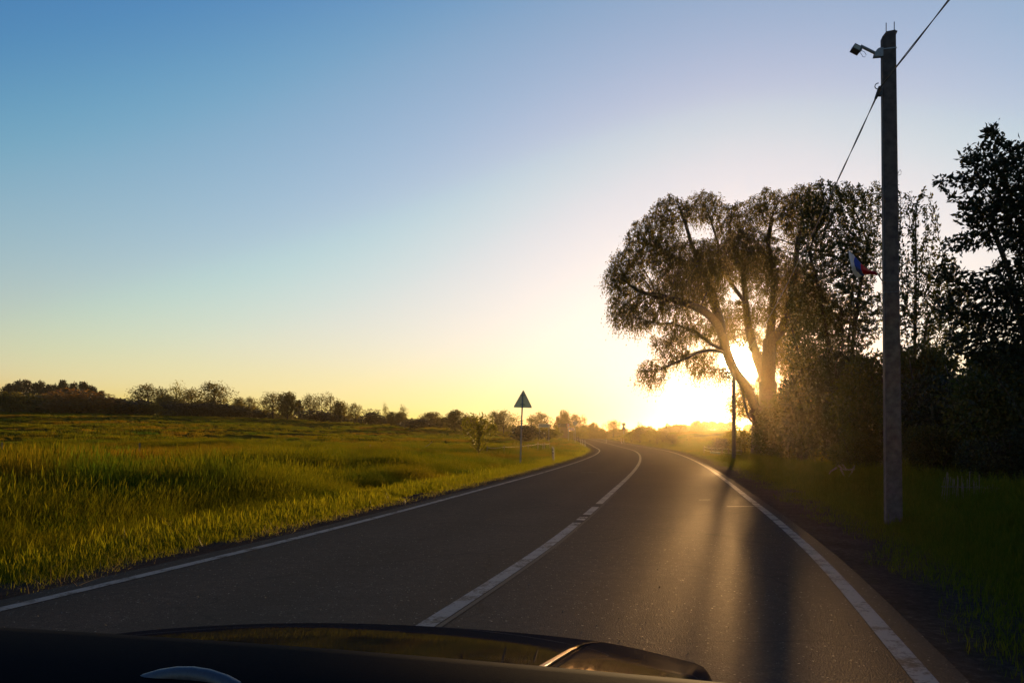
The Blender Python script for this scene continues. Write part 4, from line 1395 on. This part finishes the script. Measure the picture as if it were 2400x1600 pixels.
for s_ in (-1, 1):
    # wings beside the bonnet
    panel('wing', np.linspace(.8, 2.6, 36), s_ * (np.concatenate([[.438, .446, .456], np.linspace(.47, .70, 12), np.linspace(.71, .80, 12)]) if s_ > 0 else np.linspace(.728, .80, 12)),
          lambda u, v: bonnet_z(np.maximum(u, 1.0), v) - (.022 if s_ > 0 else 0) * sstep(.40, .78, np.abs(v)) - .5 * np.clip((np.abs(v) - .68) / .12, 0, 1) ** 2.6)
    wl = MB(); wl.tube([(VC + s_ * .58, 1.95, .31), (VC + s_ * .77, 1.95, .31)], .31, 24); wl.obj('wheel', M['black'], car, True)
MB().box((VC, 2.72, .34), (1.4, .14, .26)).obj('bumper', M['car_paint'], car, bevel=.05)
# dashboard: lofted profile across the car
prof = [(1.12, .955), (1.085, .976), (1.05, .980), (.95, .971), (.84, .957), (.76, .930), (.72, .89), (.70, .80), (.72, .60)]
vsd = np.linspace(-.80, .80, 33)
Vd = np.array([[(v + VC, u - .10 * (v / .8) ** 2 * 0 + 0, z - .010 * (v / .8) ** 2) for u, z in prof] for v in vsd])
a, b2 = Vd.shape[:2]
i, j = np.meshgrid(np.arange(a - 1), np.arange(b2 - 1), indexing='ij')
dash = link('dashboard', mesh_np('dashboard', Vd.reshape(-1, 3), np.stack([i * b2 + j, (i + 1) * b2 + j, (i + 1) * b2 + j + 1, i * b2 + j + 1], -1).reshape(-1, 4), True), car, M['dash'])
dash.modifiers.new('thickness', 'SOLIDIFY').thickness = .01
# steering wheel
swr = .185
swc = Vector((-.675, .86, .812))
tilt = Matrix.Rotation(R(-24), 3, 'X')
ringp = [swc + tilt @ Vector((swr * math.cos(t), 0, swr * math.sin(t))) for t in np.linspace(0, 2 * math.pi, 49)]
sw = MB().tube(ringp, .0115, 12, False).obj('steering_wheel', M['wheel_rim'], car, True)
MB().tube([swc + tilt @ Vector((0, .02, 0)), swc + tilt @ Vector((0, -.03, 0))], [.07, .06], 20).obj('hub', M['dash'], sw, True)
for a_ in (R(180), R(0), R(270)):
    MB().tube([swc + tilt @ Vector((.05 * math.cos(a_), 0, .05 * math.sin(a_))), swc + tilt @ Vector((.18 * math.cos(a_), 0, .18 * math.sin(a_)))], .014, 8).obj('spoke', M['dash'], sw, True)

# ------------------------------------------------------------------ grass
TPL = bpy.data.collections.new('grass_kinds')      # templates, not part of the scene


def clump(seed, n, h, rad_, w, curl=.35, seedhead=0.0, segs=3):
    r = np.random.default_rng(seed)
    V, T3, T4 = [], [], []
    an = r.uniform(0, 2 * math.pi, n); rr = rad_ * np.sqrt(r.uniform(0, 1, n))
    for k in range(n):
        b = np.array([rr[k] * math.cos(an[k]), rr[k] * math.sin(an[k]), 0])
        hh = h * r.uniform(.55, 1.15)
        la = r.uniform(0, 2 * math.pi); lean = r.uniform(.05, curl) * hh
        dirn = np.array([math.cos(la), math.sin(la), 0])
        fa = r.uniform(0, math.pi); side = np.array([math.cos(fa), math.sin(fa), 0]) * w * r.uniform(.7, 1.3) * .5
        hd = r.uniform() < seedhead
        i0 = len(V)
        ts = (0, .4, .75) if segs == 3 else (0, .5)
        for t in ts:
            c = b + dirn * lean * t * t + np.array([0, 0, hh * t * (1 - .12 * t)])
            f = 1 - .5 * t
            V += [c - side * f, c + side * f]
        tip = b + dirn * lean + np.array([0, 0, hh * .93])
        V.append(tip)
        for s_ in range(len(ts) - 1):
            a = i0 + 2 * s_
            T4.append((a, a + 1, a + 3, a + 2))
        a = i0 + 2 * (len(ts) - 1)
        T3.append((a, a + 1, i0 + 2 * len(ts)))
        if hd:
            j0 = len(V)
            s2 = side / (np.linalg.norm(side) + 1e-9) * .005
            V += [tip - np.array([0, 0, .02]), tip + s2 + np.array([0, 0, .04]), tip + dirn * .02 + np.array([0, 0, .10]), tip - s2 + np.array([0, 0, .04])]
            T4.append((j0, j0 + 1, j0 + 2, j0 + 3))
    return mesh_np('grass_clump', np.array(V), [np.array(T3), np.array(T4)])


def scatter(name, X, Y, scale, kinds, sel, m, z=None, parent=None, tilt=.12):
    """one stuff object: points that carry grass clumps"""
    n = len(X)
    me = bpy.data.meshes.new(name)
    me.vertices.add(n)
    Zt = terrain(X, Y) if z is None else z
    me.vertices.foreach_set('co', np.stack([X, Y, Zt - .02], -1).astype(np.float32).ravel())
    a = me.attributes.new('clump_scale', 'FLOAT', 'POINT'); a.data.foreach_set('value', scale.astype(np.float32))
    a = me.attributes.new('clump_turn', 'FLOAT_VECTOR', 'POINT')
    rot = np.stack([rng.normal(size=n) * tilt, rng.normal(size=n) * tilt, rng.uniform(0, 6.283, n)], -1)
    a.data.foreach_set('vector', rot.astype(np.float32).ravel())
    a = me.attributes.new('clump_kind', 'INT', 'POINT'); a.data.foreach_set('value', sel.astype(np.int32))
    o = link(name, me)
    c = bpy.data.collections.new(name + '_kinds')
    for i, k in enumerate(kinds):
        k = k.copy(); k.materials.clear(); k.materials.append(m)
        ob = bpy.data.objects.new('clump_%02d' % i, k); c.objects.link(ob)
    ng = bpy.data.node_groups.new(name, 'GeometryNodeTree')
    ng.interface.new_socket('Geometry', in_out='INPUT', socket_type='NodeSocketGeometry')
    ng.interface.new_socket('Geometry', in_out='OUTPUT', socket_type='NodeSocketGeometry')
    N, L = ng.nodes, ng.links
    gi, go = N.new('NodeGroupInput'), N.new('NodeGroupOutput')
    ci = N.new('GeometryNodeCollectionInfo'); ci.inputs['Collection'].default_value = c
    ci.inputs['Separate Children'].default_value = True; ci.inputs['Reset Children'].default_value = True
    ip = N.new('GeometryNodeInstanceOnPoints'); ip.inputs['Pick Instance'].default_value = True
    def at(nm, ty):
        q = N.new('GeometryNodeInputNamedAttribute'); q.data_type = ty; q.inputs['Name'].default_value = nm
        return q.outputs[0]
    L.new(gi.outputs[0], ip.inputs['Points']); L.new(ci.outputs[0], ip.inputs['Instance'])
    L.new(at('clump_kind', 'INT'), ip.inputs['Instance Index'])
    L.new(at('clump_turn', 'FLOAT_VECTOR'), ip.inputs['Rotation'])
    L.new(at('clump_scale', 'FLOAT'), ip.inputs['Scale'])
    L.new(ip.outputs[0], go.inputs[0])
    o.modifiers.new('clumps', 'NODES').node_group = ng
    return tag(o, kind='stuff')


def sector(n, r0, r1, a0, a1, p=1.0):
    """random points in a sector, density falling with distance as r**-(2-2/p)"""
    u = rng.uniform(0, 1, n)
    rr = np.exp(np.log(r0) + u * (np.log(r1) - np.log(r0))) if p == 0 else (r0 ** p + u * (r1 ** p - r0 ** p)) ** (1 / p)
    a = np.radians(rng.uniform(a0, a1, n))
    return rr * np.sin(a), rr * np.cos(a)


TALL = [clump(100 + k, 120, .62, .45, .0042, .7, .10) for k in range(4)]
MIDG = [clump(120 + k, 130, .34, .45, .0045, .8, .05) for k in range(3)]
SHORT = [clump(140 + k, 130, .12, .32, .0042, .6, .06, 2) for k in range(3)]
FARG = [clump(160 + k, 46, .30, .55, .035, .5, 0, 2) for k in range(3)]

# tall meadow grass left
x, y = sector(60000, 4.5, 75, -46, 8, 1.25)
d = -road_d(x, y)
hump = 1.1 * vnoise(x / 1.7, y / 1.7, 5) + .8 * vnoise(x / 4.5, y / 4.5, 8)
k = (d > 5.5 + .7 * vnoise(x, y, 2)) & (hump > -.42)
x, y, d, hump = x[k], y[k], d[k], hump[k]
dist = np.hypot(x, y)
tall = sstep(5.6, 8.8, d) * (1 - .7 * sstep(18, 48, dist))
s = (.45 + .75 * tall) * np.clip(1 + .65 * hump, .35, 1.6) * rng.uniform(.75, 1.25, len(x))
scatter('meadow_grass', x, y, s, TALL + MIDG, np.where(rng.uniform(size=len(x)) < .62 * tall + .1, rng.integers(0, 4, len(x)), rng.integers(4, 7, len(x))), M['grass'])
# far meadow both sides
x, y = sector(42000, 55, 250, -44, 40, 1.1)
d = road_d(x, y)
k = ((d < -5) | (d > 4.8))
k &= vnoise(x / 6, y / 4, 15) > -.28
x, y = x[k], y[k]
s = rng.uniform(.6, 1.2, len(x)) * (.9 + .8 * np.clip(vnoise(x / 9, y / 6, 41), -.4, .5))
scatter('far_meadow_grass', x, y, s, FARG, rng.integers(0, 3, len(x)), M['grass'])
# mown verge beside the asphalt, left
yv = np.exp(rng.uniform(np.log(3.5), np.log(150), 26000)); dv = -3.95 - np.abs(rng.normal(size=26000)) * .75
s_ = road_x(yv + .5) - road_x(yv - .5)
xv = road_x(yv) + dv / np.sqrt(1 + s_ * s_)
k = (vnoise(xv * 1.3, yv * .7, 9) > -.30) & (dv < -4.22 + .45 * vnoise(xv * .8, yv * .8, 6))
xv, yv, dv = xv[k], yv[k], dv[k]
scatter('verge_grass', xv, yv, rng.uniform(.6, 1.25, len(xv)) * (.5 + .6 * sstep(4.2, 5.4, -dv)), SHORT, rng.integers(0, 3, len(xv)), M['verge'])
# dry stalks lying along the left verge
k = rng.uniform(size=len(xv)) < .05
scatter('dry_grass', xv[k] + .15, yv[k], rng.uniform(.5, 1.0, k.sum()), [clump(180, 9, .22, .18, .008, 2.2, 0)], np.zeros(k.sum()), M['dry'], tilt=.8)
# grass on the right verge and under the shrubs
yv = np.exp(rng.uniform(np.log(3.0), np.log(140), 34000)); dv = 3.9 + np.abs(rng.normal(size=34000)) * 2.6
s_ = road_x(yv + .5) - road_x(yv - .5)
xv = road_x(yv) + dv / np.sqrt(1 + s_ * s_)
k = (vnoise(xv * 1.1, yv * .7, 19) > -.34) & (dv > 4.15 + .6 * vnoise(xv * .7, yv * .6, 16))
xv, yv, dv = xv[k], yv[k], dv[k]
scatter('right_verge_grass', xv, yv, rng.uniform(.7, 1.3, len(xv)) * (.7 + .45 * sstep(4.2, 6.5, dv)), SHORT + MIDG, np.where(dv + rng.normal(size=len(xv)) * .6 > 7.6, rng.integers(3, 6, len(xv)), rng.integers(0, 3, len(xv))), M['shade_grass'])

for nm_, (x_, y_), sc_, sd_, m_ in SCAT:
    ks_ = []
    for q_ in sd_:
        V_, F_ = bush_mesh(q_ + 200, n=2600, leaf=.085, lw=.05, lobes=12)
        ks_.append(mesh_np('mass', V_, F_))
    scatter(nm_, x_, y_, sc_, ks_, rng.integers(0, len(ks_), len(x_)), m_, tilt=.02)
# grit and bits of dry leaf on the asphalt
n = 420
yg = np.exp(rng.uniform(np.log(4), np.log(45), n)); dg = rng.uniform(-3.5, 3.4, n)
s_ = road_x(yg + .5) - road_x(yg - .5)
xg = road_x(yg) + dg / np.sqrt(1 + s_ * s_)
gp = MB(); gp.raw([(-.5, -.4, 0), (.5, -.3, 0), (.2, .5, 0), (0, 0, .55)], [(0, 2, 1), (0, 1, 3), (1, 2, 3), (2, 0, 3)])
scatter('road_grit', xg, yg, rng.uniform(.005, .016, n), [gp.mesh('grit')], np.zeros(n), simple('grit', (.13, .11, .085), .8), z=road_z(yg) + .021, tilt=.5)

# ------------------------------------------------------------------ haze
hb = MB().box((0, 345, 10.5), (1900, 2300, 31)).obj('haze', None)
tag(hb, kind='stuff')
hm = bpy.data.materials.new('haze'); hm.use_nodes = True
hn, hl = hm.node_tree.nodes, hm.node_tree.links
hn.remove(hn['Principled BSDF'])
pv = hn.new('ShaderNodeVolumePrincipled')
pv.inputs['Color'].default_value = (1.0, .78, .46, 1)
pv.inputs['Density'].default_value = HAZE_DENSITY
pv.inputs['Anisotropy'].default_value = HAZE_ANISO
hl.new(pv.outputs[0], hn['Material Output'].inputs['Volume'])
hb.data.materials.append(hm)
